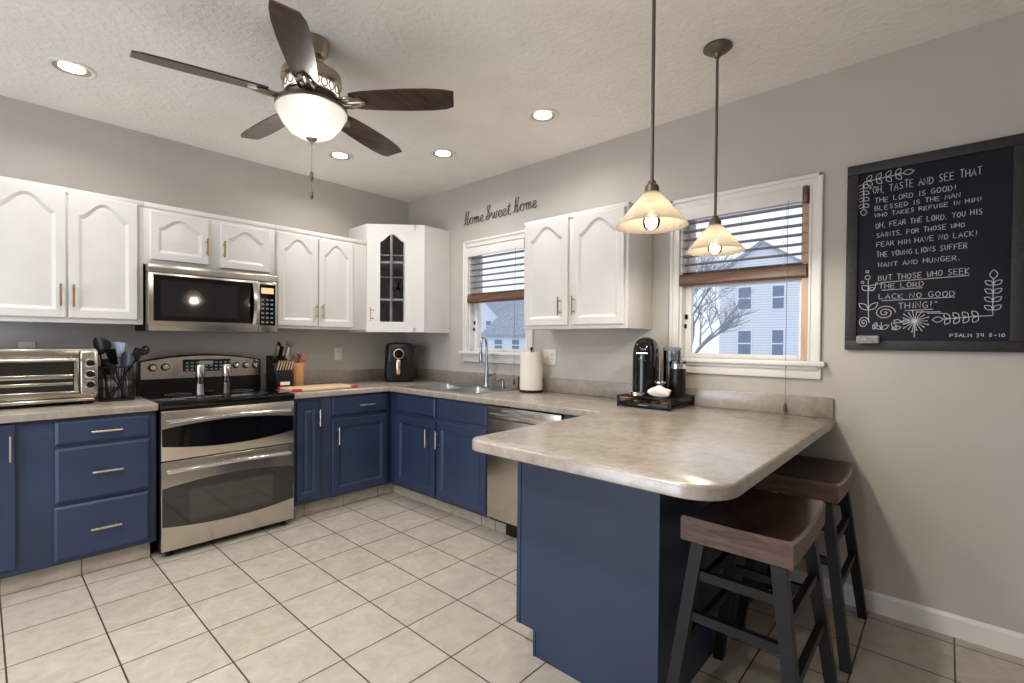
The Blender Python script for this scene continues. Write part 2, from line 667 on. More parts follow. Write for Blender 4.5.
# wall behind the camera's left with a door opening added to let fill light in
FW = Fr((XL, 0, 0), (0, -1, 0), (1, 0, 0))
mb = MB()
mb.box(FW, 0, 0.85, -T, 0, 0, H)
mb.box(FW, 0.85, 3.25, -T, 0, 2.2, H)
mb.box(FW, 3.25, -YR, -T, 0, 0, H)
struct(finish(mb, 'wall_front', M_WALL, None, 0))
CUR['o'] = Vector((0, 0, 0))
mb = MB()
for a0, a1 in ((0.85, 0.95), (2.0, 2.1), (3.15, 3.25)):
    mb.box(FW, a0, a1, -0.09, -0.03, 0.0, 2.2)
mb.box(FW, 0.95, 3.15, -0.09, -0.03, 2.1, 2.2)
mb.box(FW, 0.95, 3.15, -0.09, -0.03, 0.0, 0.1)
added_door = struct(finish(mb, 'added_door_1', M_TRIM, None, 0))  # unseen glazed door, made up as an opening for the fill lamp
mb = MB()
mb.box(FW, 0.95, 2.0, -0.065, -0.058, 0.1, 2.1)
mb.box(FW, 2.1, 3.15, -0.065, -0.058, 0.1, 2.1)
finish(mb, 'pane', M_PANE, added_door, 0)

mb = MB()
mb.prism([RW(3.325, 0, 0), RW(3.325, 0.013, 0), RW(3.325, 0.013, 0.082), RW(3.325, 0.007, 0.097), RW(3.325, 0, 0.097)], RW(-YR, 0, 0) - RW(3.325, 0, 0))
struct(finish(mb, 'baseboard_right', M_TRIM, None, 0))


def window(n, w, jamb):
    a0, a1, c0, c1 = w
    CUR['o'] = Vector((0, 0, 0))
    mb = MB()
    cw = 0.058
    # casing: stepped boards
    for (x0, x1, z0, z1) in ((a0 - cw, a0, c0, c1), (a1, a1 + cw, c0, c1), (a0 - cw, a1 + cw, c1, c1 + cw)):
        mb.box(RW, x0, x1, 0, 0.014, z0, z1, 0.003)
    k = 0.020
    mb.box(RW, a0 - cw, a0 - cw + k, 0.012, 0.024, c0, c1 + cw, 0.004)
    mb.box(RW, a1 + cw - k, a1 + cw, 0.012, 0.024, c0, c1 + cw, 0.004)
    mb.box(RW, a0 - cw, a1 + cw, 0.012, 0.024, c1 + cw - k, c1 + cw, 0.004)
    mb.box(RW, a0 - 0.012, a0, 0.010, 0.019, c0, c1, 0.003)
    mb.box(RW, a1, a1 + 0.012, 0.010, 0.019, c0, c1, 0.003)
    mb.box(RW, a0, a1, 0.010, 0.019, c1, c1 + 0.012, 0.003)
    f = struct(finish(mb, 'window_%d' % n, M_TRIM, None, 30))
    mb = MB()
    mb.box(RW, a0 - cw - 0.022, a1 + cw + 0.022, -0.05, 0.048, c0 - 0.026, c0, 0.006)
    mb.box(RW, a0 - cw - 0.004, a1 + cw + 0.004, 0, 0.018, c0 - 0.092, c0 - 0.026, 0.004)
    mb.box(RW, a0 - cw + 0.008, a1 + cw - 0.008, 0.016, 0.030, c0 - 0.046, c0 - 0.024, 0.006)
    finish(mb, 'sill', M_TRIM, f, 30)
    mb = MB()
    mb.box(RW, a0, a0 + 0.012, -T, 0.0, c0, c1, 0, M_TRIM)
    mb.box(RW, a1 - 0.034, a1, -T, -0.004, c0, c1, 0, jamb)
    mb.box(RW, a0, a1, -T, 0.0, c1 - 0.012, c1, 0, M_TRIM)
    mb.box(RW, a0, a1, -T, -0.05, c0 - 0.01, c0 + 0.012, 0, M_TRIM)
    finish(mb, 'jamb', M_TRIM, f, 0)
    # two sashes
    for nm, b0, z0, z1 in (('lower_sash', -0.055, c0 + 0.01, c0 + 0.47), ('upper_sash', -0.09, c0 + 0.43, c1 - 0.012)):
        mb = MB()
        s0, s1 = a0 + 0.012, a1 - 0.034
        fwid, fr_ = 0.038, 0.022
        mb.box(RW, s0, s0 + fwid, b0 - 0.03, b0, z0, z1, 0.003)
        mb.box(RW, s1 - fr_, s1, b0 - 0.03, b0, z0, z1, 0.003)
        mb.box(RW, s0 + fwid, s1 - fr_, b0 - 0.03, b0, z0, z0 + 0.016, 0.003)
        mb.box(RW, s0 + fwid, s1 - fr_, b0 - 0.03, b0, z1 - 0.04, z1, 0.003)
        sh = finish(mb, nm, M_TRIM, f, 0)
        mb = MB()
        mb.box(RW, s0 + fwid - 0.004, s1 - fr_ + 0.004, b0 - 0.018, b0 - 0.013, z0 + 0.012, z1 - 0.036)
        finish(mb, 'pane', M_PANE, sh, 0)
    mb = MB()
    mb.box(RW, a0 + 0.012, a0 + 0.03, -0.055, -0.048, c0 + 0.235, c0 + 0.265, 0.002)
    mb.box(RW, a0 + 0.014, a0 + 0.024, -0.055, -0.04, c0 + 0.18, c0 + 0.205, 0.002)
    finish(mb, 'latch', M_BLACKM, f, 0)
    return f


window(1, WIN1, M_TRIM)
window(2, WIN2, M_JAMB)


def blind(w, label, rail_c, nsl, top, tass, hold=None):
    a0, a1, c0, c1 = w
    t = thing('window_blind', label, 'blind', RW((a0 + a1) / 2, 0.0, top), 'raised wooden slat blinds in the windows')
    e0, e1 = a0 + 0.004, a1 - 0.012
    mb = MB()
    mb.box(RW, e0, e1 - 0.018, 0.010, 0.028, top - 0.075, top, 0.003)
    mb.box(RW, e0, e1, -0.04, 0.006, top - 0.05, top - 0.005, 0.002)
    finish(mb, 'valance', M_TRIM, t)
    mb = MB()
    mb.box(RW, e1 - 0.014, e1 + 0.004, -0.02, 0.033, top - 0.082, top + 0.004, 0.003)
    o = finish(mb, 'end_bracket', M_BLIND, t)
    o['label'] = 'dark brown end bracket of the valance'
    z0 = rail_c + 0.045
    z1 = top - 0.085
    for i in range(nsl):
        z = z1 - (z1 - z0) * i / (nsl - 1)
        mb = MB()
        n = 6
        L0 = []
        for k in range(n + 1):
            q = k / n - 0.5
            L0.append((q * 0.05, 0.004 * (1 - 4 * q * q)))
        lo = [RW(e0, -0.015 + x, z + y + x * 0.06) for x, y in L0] + [RW(e0, -0.015 + x, z + y - 0.003 + x * 0.06) for x, y in L0[::-1]]
        hi = [RW(e1, -0.015 + x, z + y + x * 0.06) for x, y in L0] + [RW(e1, -0.015 + x, z + y - 0.003 + x * 0.06) for x, y in L0[::-1]]
        mb.loft([lo, hi])
        finish(mb, 'slat', M_SLAT_BACKLIT, t)
    # gathered slats and the rounded bottom rail
    mb = MB()
    prof = [(-0.044, -0.028), (-0.036, -0.036), (0.012, -0.036), (0.022, -0.024), (0.024, 0.0), (0.018, 0.028), (0.006, 0.036), (-0.036, 0.036), (-0.044, 0.024)]
    mb.loft([[RW(e0 - 0.003, b, rail_c + c) for b, c in prof], [RW(e1 + 0.003, b, rail_c + c) for b, c in prof]])
    finish(mb, 'bottom_rail', M_BLIND, t)
    for q in (0.16, 0.5, 0.84):
        a = e0 + (e1 - e0) * q
        mb = MB()
        for b in (0.011, -0.041):
            mb.tube([RW(a, b, top - 0.05), RW(a, b, rail_c)], 0.0009, 5)
        finish(mb, 'ladder_cord', M_OUTLET, t)
    a, zt = tass
    mb = MB()
    mb.tube([RW(a, 0.032, top - 0.06), RW(a, 0.034, (top + zt) / 2), RW(a + 0.002, 0.04, zt + 0.04)], 0.0013, 6)
    cord = finish(mb, 'pull_cord', M_BLIND, t)
    mb = MB()
    mb.lathe([(0.003, 0.05), (0.006, 0.04), (0.009, 0.012), (0.009, 0.004), (0.004, 0.0)], RW(a + 0.002, 0.04, zt), seg=12)
    finish(mb, 'tassel', M_BLIND, cord)
    return t


blind(WIN1, 'brown slat blind half raised in the window behind the faucet and paper towel', 1.655, 7, 2.095, (1.469, 0.945))
blind(WIN2, 'brown slat blind half raised in the window beside the chalkboard, long cord with tassel', 1.670, 7, 2.103, (3.392, 0.925))


# ---------------------------------------------------------------- cabinets
def contour(a0, a1, c0, top, arch, o, n=28):
    """points of a cathedral-arch opening, inset by o"""
    L, R = a0 + o, a1 - o
    B = c0 + o
    pts = [(L, B), (R, B)]
    if arch <= 0:
        pts += [(R, top - o), (L, top - o)]
        return pts
    zs, zp = top - arch - o, top - o
    for k in range(n + 1):
        t = k / n
        s = 0.5 - 0.5 * cos(2 * pi * t)
        s = s ** 0.85
        pts.append((R + (L - R) * t, zs + (zp - zs) * s))
    return pts


def panel_door(fr, a0, a1, c0, c1, b0, th=0.02, arch=0.085, stile=0.042, rail=0.045, toprail=0.036, raised=True, open_=False):
    mb = MB()
    f = b0 + th
    e = 0.004
    OA = [(a0, c0), (a1, c0), (a1, c1), (a0, c1)]
    OI = [(a0 + e, c0 + e), (a1 - e, c0 + e), (a1 - e, c1 - e), (a0 + e, c1 - e)]
    C = [contour(a0 + stile, a1 - stile, c0 + rail, c1 - toprail, arch, o) for o in ((0, 0.017, 0.021, min(0.068, (a1 - a0 - 2 * stile) * 0.34)) if raised else (0, 0.005, 0.01, 0.03))]
    V = []
    def ring(pts, b):
        i = len(V)
        V.extend([fr(a, b, c) for a, c in pts])
        return list(range(i, i + len(pts)))
    Fs = []
    def bridge(A, B):
        n = len(A)
        for k in range(n):
            Fs.append((A[k], A[(k + 1) % n], B[(k + 1) % n], B[k]))
    back = ring(OA, b0)
    side = ring(OA, f - e)
    frt = ring(OI, f)
    bridge(back, side)
    bridge(side, frt)
    c_0 = ring(C[0], f)
    n = len(c_0)
    Fs.append((frt[0], frt[1], c_0[1], c_0[0]))
    Fs.append((frt[1], frt[2], c_0[2], c_0[1]))
    Fs.append((frt[3], frt[0], c_0[0], c_0[n - 1]))
    top = c_0[2:]
    # top rail as a fan of quads between the door's top edge and the arch
    m_ = len(top)
    te = [frt[2]] + [None] * (m_ - 2) + [frt[3]]
    for k in range(1, m_ - 1):
        t = k / (m_ - 1)
        p = (OI[2][0] + (OI[3][0] - OI[2][0]) * t, OI[2][1])
        te[k] = ring([p], f)[0]
    for k in range(m_ - 1):
        Fs.append((te[k], te[k + 1], top[k + 1], top[k]))
    if open_:
        c_b = ring(C[0], b0)
        bridge(c_0, c_b)
        tb = c_b[2:]
        Fs.append((back[0], back[1], c_b[1], c_b[0]))
        Fs.append((back[1], back[2], c_b[2], c_b[1]))
        Fs.append((back[3], back[0], c_b[0], c_b[n - 1]))
        Fs.append(tuple([back[2], back[3]] + tb[::-1]))
    else:
        Fs.append(tuple(back))
        c_1 = ring(C[1], f - (0.009 if raised else 0.006))
        bridge(c_0, c_1)
        if raised:
            c_2 = ring(C[2], f - 0.009)
            c_3 = ring(C[3], f - 0.002)
            bridge(c_1, c_2)
            bridge(c_2, c_3)
            Fs.append(tuple(c_3))
        else:
            Fs.append(tuple(c_1))
    mb.faces(V, Fs)
    return mb


def bar_handle(fr, a, c, b, vertical, mtl, parent, L=0.115, r=0.0055):
    mb = MB()
    h = L / 2
    if vertical:
        P = lambda t, d: fr(a, b + d, c + t)
    else:
        P = lambda t, d: fr(a + t, b + d, c)
    mb.tube([P(-h, 0.03), P(h, 0.03)], r, 10)
    for t in (-h * 0.62, h * 0.62):
        mb.tube([P(t, 0.0), P(t, 0.03)], r * 0.8, 8)
    return finish(mb, 'handle', mtl, parent)


def drawer_front(fr, a0, a1, c0, c1, b, parent, mtl, handle=None, hl=0.13):
    mb = MB()
    e = 0.012
    V = [fr(x, y, z) for x, y, z in ((a0, b, c0), (a1, b, c0), (a1, b, c1), (a0, b, c1))]
    V += [fr(x, y, z) for x, y, z in ((a0, b + 0.012, c0), (a1, b + 0.012, c0), (a1, b + 0.012, c1), (a0, b + 0.012, c1))]
    V += [fr(x, y, z) for x, y, z in ((a0 + e, b + 0.02, c0 + e), (a1 - e, b + 0.02, c0 + e), (a1 - e, b + 0.02, c1 - e), (a0 + e, b + 0.02, c1 - e))]
    Fs = [(0, 1, 2, 3), (8, 9, 10, 11)]
    for k in range(4):
        k2 = (k + 1) % 4
        Fs += [(k, k2, 4 + k2, 4 + k), (4 + k, 4 + k2, 8 + k2, 8 + k)]
    mb.faces(V, Fs)
    d = finish(mb, 'drawer', mtl, parent, 20)
    if handle:
        bar_handle(fr, handle[0], handle[1], b + 0.02, False, M_CHAMP, d, hl)
    return d


def toe_kick(fr, a0, a1, b, parent, lines, h=0.108):
    mb = MB()
    mb.box(fr, a0, a1, b - 0.02, b - 0.004, 0.0, h, 0, M_GROUT)
    ls = [a0] + sorted(x for x in lines if a0 + 0.01 < x < a1 - 0.01) + [a1]
    for p, q in zip(ls[:-1], ls[1:]):
        mb.box(fr, p + 0.0022, q - 0.0022, b - 0.006, b, 0.003, h, 0.0012, M_TOETILE, 1)
    return finish(mb, 'toe_kick', M_TOETILE, parent, 0)


XLINES = [TX - i * TILE for i in range(14)]
YLINES = [-(TY - i * TILE) for i in range(-4, 12)]

# ---- wall cabinets over the range wall
UD = 0.3127
def upper_body(fr, a0, a1, c0, c1, parent, m_=None):
    mb = MB()
    mb.box(fr, a0, a1, 0.002, UD, c0, c1, 0.0025)
    mb.box(fr, a0, a1, UD - 0.002, UD + 0.006, c1 - 0.03, c1, 0.003)
    return finish(mb, 'body', m_ or M_WHITE, parent, 30)


UB, UT = 1.374, 2.137
cab = thing('wall_cabinet', 'large white double door wall cabinet above the toaster oven', 'cabinet', (-2.56, 0, UB))
upper_body(LW, -2.915, -2.2055, UB, UT, cab)
d = finish(panel_door(LW, -2.878, -2.559, 1.402, 2.113, UD), 'door', M_WHITE, cab, 14)
bar_handle(LW, -2.584, 1.527, UD + 0.02, True, M_BRASS, d, 0.125)
d = finish(panel_door(LW, -2.549, -2.235, 1.402, 2.109, UD), 'door', M_WHITE, cab, 14)
bar_handle(LW, -2.530, 1.527, UD + 0.02, True, M_BRASS, d, 0.125)

cab = thing('wall_cabinet', 'short white double door wall cabinet above the microwave', 'cabinet', (-1.81, 0, 1.752))
upper_body(LW, -2.2045, -1.4125, 1.752, UT, cab)
d = finish(panel_door(LW, -2.172, -1.852, 1.784, 2.086, UD, arch=0.062), 'door', M_WHITE, cab, 14)
bar_handle(LW, -1.866, 1.90, UD + 0.02, True, M_BRASS, d, 0.112)
d = finish(panel_door(LW, -1.778, -1.459, 1.776, 2.080, UD, arch=0.062), 'door', M_WHITE, cab, 14)
bar_handle(LW, -1.763, 1.90, UD + 0.02, True, M_BRASS, d, 0.112)

cab = thing('wall_cabinet', 'white double door wall cabinet between microwave and glass door corner cabinet', 'cabinet', (-1.04, 0, UB))
upper_body(LW, -1.4115, -0.655, UB, UT, cab)
d = finish(panel_door(LW, -1.402, -1.094, 1.394, 2.09, UD), 'door', M_WHITE, cab, 14)
bar_handle(LW, -1.109, 1.513, UD + 0.02, True, M_BRASS, d, 0.115)
d = finish(panel_door(LW, -1.084, -0.789, 1.392, 2.088, UD), 'door', M_WHITE, cab, 14)
bar_handle(LW, -1.062, 1.513, UD + 0.02, True, M_BRASS, d, 0.115)

# ---- corner cabinet with glass door
CB, CT = 1.360, 2.288
A2, B2 = Vector((-0.652, -UD)), Vector((-UD, -0.642))
cab = thing('corner_wall_cabinet', 'tall white corner wall cabinet with an arched glass door above the air fryer', 'cabinet', (-0.3, -0.3, CB))
DG = Fr((A2.x, A2.y, 0), (B2.x - A2.x, B2.y - A2.y, 0), (A2.y - B2.y, A2.x - B2.x, 0))
if DG.d.x > 0:
    DG.d = -DG.d
WD = (B2 - A2).length
mb = MB()
pent = [(-0.652, -0.002), A2, B2, (-0.002, -0.642), (-0.002, -0.002)]
for z0, z1 in ((CB, CB + 0.02), (CT - 0.02, CT)):
    mb.prism([Vector((p[0], p[1], z0)) for p in pent], (0, 0, z1 - z0))
mb.box(XY, -0.652, -0.634, -UD, -0.002, CB + 0.02, CT - 0.02)
mb.box(XY, -UD, -0.002, -0.642, -0.624, CB + 0.02, CT - 0.02)
mb.box(XY, -0.634, -0.002, -0.012, -0.002, CB + 0.02, CT - 0.02)
mb.box(XY, -0.012, -0.002, -0.624, -0.012, CB + 0.02, CT - 0.02)
mb.box(DG, 0.0, 0.068, -0.018, 0.002, CB + 0.001, CT - 0.001)
mb.box(DG, WD - 0.095, WD, -0.018, 0.002, CB + 0.001, CT - 0.001)
mb.box(DG, 0.068, WD - 0.072, -0.018, 0.002, CT - 0.05, CT - 0.001)
mb.box(DG, 0.068, WD - 0.072, -0.018, 0.002, CB + 0.001, CB + 0.04)
mb.box(DG, 0.0, WD, 0.0, 0.008, CT - 0.03, CT, 0.003)
finish(mb, 'body', M_WHITE, cab, 0)
for z in (1.642, 1.965):
    mb = MB()
    mb.prism([Vector((p[0], p[1], z - 0.009)) for p in ((-0.632, -0.014), (-0.632, -0.30), (-0.30, -0.622), (-0.014, -0.622), (-0.014, -0.014))], (0, 0, 0.018))
    finish(mb, 'shelf', M_RAW, cab, 0)
DA, DB, DC0, DC1 = 0.058, 0.388, 1.394, 2.25
dr = finish(panel_door(DG, DA, DB, DC0, DC1, 0.003, 0.018, arch=0.07, stile=0.058, rail=0.055, toprail=0.045, open_=True), 'door', M_WHITE, cab, 14)
mb = MB()
cc = contour(DA + 0.058, DB - 0.058, DC0 + 0.055, DC1 - 0.045, 0.07, -0.004)
mb.prism([DG(a, 0.008, c) for a, c in cc], DG.d * 0.003)
finish(mb, 'glass', M_CABGLASS, dr, 0)
mb = MB()
mid = (DA + DB) / 2
mb.box(DG, mid - 0.0065, mid + 0.0065, 0.011, 0.019, DC0 + 0.05, DC1 - 0.044)
for z in (1.640, 1.832, 2.022):
    mb.box(DG, DA + 0.056, DB - 0.056, 0.011, 0.0185, z - 0.006, z + 0.006)
finish(mb, 'muntins', M_WHITE, dr, 0)
bar_handle(DG, 0.083, 1.512, 0.021, True, M_BRASS, dr, 0.115)

# dishes inside the corner cabinet
def goblet(x, y, z, h, label):
    mb = MB()
    r = 0.036
    mb.lathe([(0.03, 0), (0.03, 0.003), (0.005, 0.008), (0.005, h * 0.45), (0.02, h * 0.5), (r, h * 0.68), (r * 0.95, h), (r * 0.88, h), (r * 0.92, h * 0.68), (0.012, h * 0.53)], (x, y, z), seg=18)
    return solo(mb, 'stemmed_glass', M_CLEAR, label, 'glass', (x, y, z), 'glassware in the corner cabinet')


goblet(-0.44, -0.42, 1.651, 0.15, 'clear stemmed glass behind the left middle panes of the corner cabinet')
goblet(-0.29, -0.30, 1.651, 0.17, 'clear stemmed glass standing deepest on the middle shelf of the corner cabinet')
mb = MB()
mb.lathe([(0.03, 0), (0.05, 0.012), (0.085, 0.055), (0.08, 0.055), (0.045, 0.016)], (-0.38, -0.45, 1.380), seg=24)
solo(mb, 'bowl', M_LBLUE, 'pale blue bowl on the floor of the glass door corner cabinet', 'bowl', (-0.38, -0.45, 1.380))
mb = MB()
mb.lathe([(0.05, 0), (0.09, 0.01), (0.088, 0.014), (0.05, 0.004)], (-0.20, -0.30, 1.380), seg=24)
solo(mb, 'plate', M_PAPER, 'white plate lying on the floor of the glass door corner cabinet', 'plate', (-0.20, -0.30, 1.380))

# ---- wall cabinet between the windows
cab = thing('wall_cabinet', 'white double door wall cabinet between the two windows above the paper towel', 'cabinet', (0, -2.21, UB))
upper_body(RW, 1.804, 2.618, UB, 2.122, cab)
d = finish(panel_door(RW, 1.83, 2.191, 1.398, 2.098, UD), 'door', M_WHITE, cab, 14)
bar_handle(RW, 2.137, 1.52, UD + 0.02, True, M_BRASS, d, 0.12)
d = finish(panel_door(RW, 2.232, 2.598, 1.399, 2.094, UD), 'door', M_WHITE, cab, 14)
bar_handle(RW, 2.247, 1.522, UD + 0.02, True, M_BRASS, d, 0.12)

# ---- base cabinets
BF = 0.61       # face frame depth
CTZ, CTH = 0.914, 0.042
BT = CTZ - CTH - 0.001


def base_body(fr, a0, a1, parent, d0=0.012):
    mb = MB()
    mb.box(fr, a0, a1, d0, BF, 0.105, BT, 0.002)
    return finish(mb, 'body', M_BLUE, parent, 30)


cab = thing('base_cabinet', 'blue base cabinet with three stacked drawers left of the range', 'cabinet', (-2.6, -0.3, 0))
base_body(LW, -3.25, -2.200, cab)
toe_kick(LW, -3.25, -2.218, 0.555, cab, XLINES)
d = finish(panel_door(LW, -3.19, -2.772, 0.145, 0.862, BF, arch=0, stile=0.055, rail=0.06, toprail=0.06), 'door', M_BLUE, cab, 14)
bar_handle(LW, -2.79, 0.745, BF + 0.02, True, M_CHAMP, d, 0.125)
drawer_front(LW, -2.630, -2.231, 0.731, 0.853, BF, cab, M_BLUE, (-2.427, 0.788))
drawer_front(LW, -2.630, -2.231, 0.428, 0.712, BF, cab, M_BLUE, (-2.423, 0.570))
drawer_front(LW, -2.635, -2.234, 0.128, 0.410, BF, cab, M_BLUE, (-2.430, 0.264))

cab = thing('base_cabinet', 'blue base cabinet in the corner with one drawer, right of the range', 'cabinet', (-1.0, -0.3, 0))
base_body(LW, -1.418, -0.612, cab)
toe_kick(LW, -1.418, -0.522, 0.553, cab, XLINES)
d = finish(panel_door(LW, -1.389, -1.218, 0.135, 0.848, BF, arch=0, stile=0.04, rail=0.05, toprail=0.05), 'door', M_BLUE, cab, 14)
bar_handle(LW, -1.231, 0.722, BF + 0.02, True, M_CHAMP, d, 0.12)
drawer_front(LW, -1.123, -0.648, 0.717, 0.853, BF, cab, M_BLUE, (-0.85, 0.783))
d = finish(panel_door(LW, -1.122, -0.647, 0.118, 0.688, BF, arch=0, stile=0.05, rail=0.055, toprail=0.055), 'door', M_BLUE, cab, 14)
bar_handle(LW, -1.083, 0.568, BF + 0.02, True, M_CHAMP, d, 0.13)

cab = thing('base_cabinet', 'blue double door sink base cabinet under the window', 'cabinet', (-0.3, -1.2, 0))
mb = MB()
mb.box(RW, 0.613, 1.757, BF - 0.02, BF, 0.105, BT, 0.002)
mb.box(RW, 0.615, 0.633, 0.012, BF - 0.02, 0.105, BT)
mb.box(RW, 1.739, 1.757, 0.012, BF - 0.02, 0.105, BT)
mb.box(RW, 0.633, 1.739, 0.012, BF - 0.02, 0.105, 0.123)
mb.box(RW, 0.633, 1.739, 0.012, 0.024, 0.123, BT)
finish(mb, 'body', M_BLUE, cab, 30)
toe_kick(RW, 0.556, 1.757, 0.54, cab, YLINES)
for a0, a1 in ((0.722, 1.211), (1.24, 1.752)):
    mb = drawer_front(RW, a0, a1, 0.717, 0.857, BF, cab, M_BLUE)
    mb.name = 'false_drawer'
d = finish(panel_door(RW, 0.722, 1.212, 0.131, 0.690, BF, arch=0, stile=0.05, rail=0.055, toprail=0.055), 'door', M_BLUE, cab, 14)
bar_handle(RW, 1.139, 0.557, BF + 0.02, True, M_CHAMP, d, 0.135)
d = finish(panel_door(RW, 1.24, 1.752, 0.128, 0.694, BF, arch=0, stile=0.05, rail=0.055, toprail=0.055), 'door', M_BLUE, cab, 14)
bar_handle(RW, 1.262, 0.563, BF + 0.02, True, M_CHAMP, d, 0.13)

# dishwasher
t = thing('dishwasher', 'stainless steel dishwasher between the sink cabinet and the peninsula', 'dishwasher', (-0.3, -2.07, 0))
mb = MB()
mb.box(RW, 1.765, 2.368, 0.05, BF - 0.01, 0.10, BT - 0.004)
finish(mb, 'body', M_BLACKM, t, 0)
mb = MB()
mb.box(RW, 1.764, 2.369, BF - 0.01, BF + 0.018, 0.123, 0.781, 0.004)
finish(mb, 'door', M_STEEL, t)
mb = MB()
mb.box(RW, 1.764, 2.369, BF - 0.01, BF + 0.020, 0.785, 0.862, 0.004)
cpn = finish(mb, 'control_panel', M_STEEL, t)
mb = MB()
n = 14
lo, hi = [], []
for k in range(n + 1):
    q = k / n
    a = 1.775 + q * 0.583
    bow = 0.032 * (1 - (2 * q - 1) ** 2) + 0.006
    mb_pts = [RW(a, BF + 0.018, 0.79), RW(a, BF + 0.020 + bow, 0.795), RW(a, BF + 0.020 + bow, 0.812), RW(a, BF + 0.018, 0.818)]
    lo.append(mb_pts)
mb.loft(lo)
finish(mb, 'handle', M_STEEL, cpn)
mb = MB()
mb.box(RW, 1.90, 2.06, BF + 0.0195, BF + 0.021, 0.835, 0.849)
finish(mb, 'badge', M_GREYP, cpn, 0)
mb = MB()
mb.box(RW, 1.862, 2.369, 0.50, 0.545, 0.004, 0.116, 0.002)
for i in range(2):
    mb.lathe([(0.007, 0), (0.007, 0.004)], RW(1.90 + i * 0.12, 0.545, 0.07), RW.d, 10)
finish(mb, 'toe_panel', M_BLACK, t, 30)
toe_kick(RW, 1.759, 1.860, 0.54, t, YLINES)

# peninsula base
PX, PY0, PY1 = 1.37, 2.695, 3.32
t = thing('peninsula_cabinet', 'blue peninsula base cabinet with plain end panel under the overhanging countertop', 'cabinet', (-0.7, -3.0, 0))
mb = MB()
def rwp(pts, a, b_):
    return [Vector((-a, -y, z)) for y, z in pts]
mb.prism([Vector((-PX, -y, z)) for y, z in ((PY0 + 0.09, 0), (PY1, 0), (PY1, BT), (PY0, BT), (PY0, 0.105), (PY0 + 0.09, 0.105))], (0.02, 0, 0))
finish(mb, 'end_panel', M_BLUE, t, 0)
mb = MB()
mb.box(XY, -PX - 0.004, -PX + 0.02, -PY0 - 0.014, -PY0 + 0.006, 0.105, BT, 0.002)
mb.box(XY, -PX - 0.004, -PX + 0.02, -PY0 - 0.098, -PY0 - 0.086, 0, 0.105, 0.002)
finish(mb, 'edge_strip', M_BLUE, t, 0)
mb = MB()
mb.box(XY, -PX + 0.02, -0.002, -PY1, -PY1 + 0.018, 0, BT)
finish(mb, 'back_panel', M_BLUE, t, 0)
mb = MB()
mb.box(XY, -PX + 0.021, -0.612, -PY1 + 0.02, -PY0 - 0.002, 0.105, BT)
mb.box(XY, -PX + 0.021, -0.612, -PY1 + 0.02, -PY0 - 0.09, 0.0, 0.104)
mb.box(XY, -0.61, -0.59, -2.69, -2.374, 0.0, BT)
finish(mb, 'body', M_BLUE, t, 0)
PF = Fr((0, -PY0, 0), (-1, 0, 0), (0, 1, 0))
for a0, a1 in ((0.67, 0.98), (1.0, 1.34)):
    d = finish(panel_door(PF, a0, a1, 0.13, 0.69, 0.0, arch=0, stile=0.05, rail=0.055, toprail=0.055), 'door', M_BLUE, t, 14)
    bar_handle(PF, a1 - 0.03, 0.6, 0.02, True, M_CHAMP, d, 0.12)
    drawer_front(PF, a0, a1, 0.717, 0.853, 0.0, t, M_BLUE, ((a0 + a1) / 2, 0.785))

# ---------------------------------------------------------------- countertops
t = thing('countertop', 'short beige laminate countertop under the toaster oven left of the range', 'countertop', (-2.7, -0.3, CTZ))
mb = MB()
mb.box(LW, -3.30, -2.196, 0.002, 0.648, CTZ - CTH, CTZ, 0.005)
finish(mb, 'slab', M_COUNTER, t)
mb = MB()
mb.box(LW, -3.30, -2.196, 0.002, 0.022, CTZ, 1.016, 0.003)
finish(mb, 'backsplash', M_COUNTER, t)

SINK = (-0.585, -0.075, -1.555, -0.785)
t = thing('countertop', 'long beige laminate countertop running round the corner and out over the peninsula', 'countertop', (-0.6, -2.0, CTZ))
def arc(cx, cy, r, a0, a1, n=10):
    return [(cx + r * cos(radians(a0 + (a1 - a0) * k / n)), cy + r * sin(radians(a0 + (a1 - a0) * k / n))) for k in range(n + 1)]
PXL, PYF, PYB = -1.635, -2.645, -3.612
outl = [(-0.002, -0.002), (-1.416, -0.002), (-1.416, -0.648), (-0.648, -0.648)]
outl += [(-0.634, PYF + 0.02), (-0.654, PYF)]
outl += arc(PXL + 0.07, PYF - 0.07, 0.07, 90, 180, 8)
outl += arc(PXL + 0.13, PYB + 0.13, 0.13, 180, 270, 12)
outl += [(-0.002, PYB)]
hole = [(SINK[0] + 0.012, SINK[2] + 0.012), (SINK[1] - 0.012, SINK[2] + 0.012), (SINK[1] - 0.012, SINK[3] - 0.012), (SINK[0] + 0.012, SINK[3] - 0.012)]


def shrink(pts, d):
    n = len(pts)
    out = []
    for k in range(n):
        p0, p1, p2 = (Vector(pts[k - 1]), Vector(pts[k]), Vector(pts[(k + 1) % n]))
        n1 = Vector((-(p1 - p0).y, (p1 - p0).x)).normalized()
        n2 = Vector((-(p2 - p1).y, (p2 - p1).x)).normalized()
        b = (n1 + n2)
        b = b / max(0.3, b.dot(n1)) if b.length > 1e-6 else n1
        out.append(p1 + b * d)
    return out


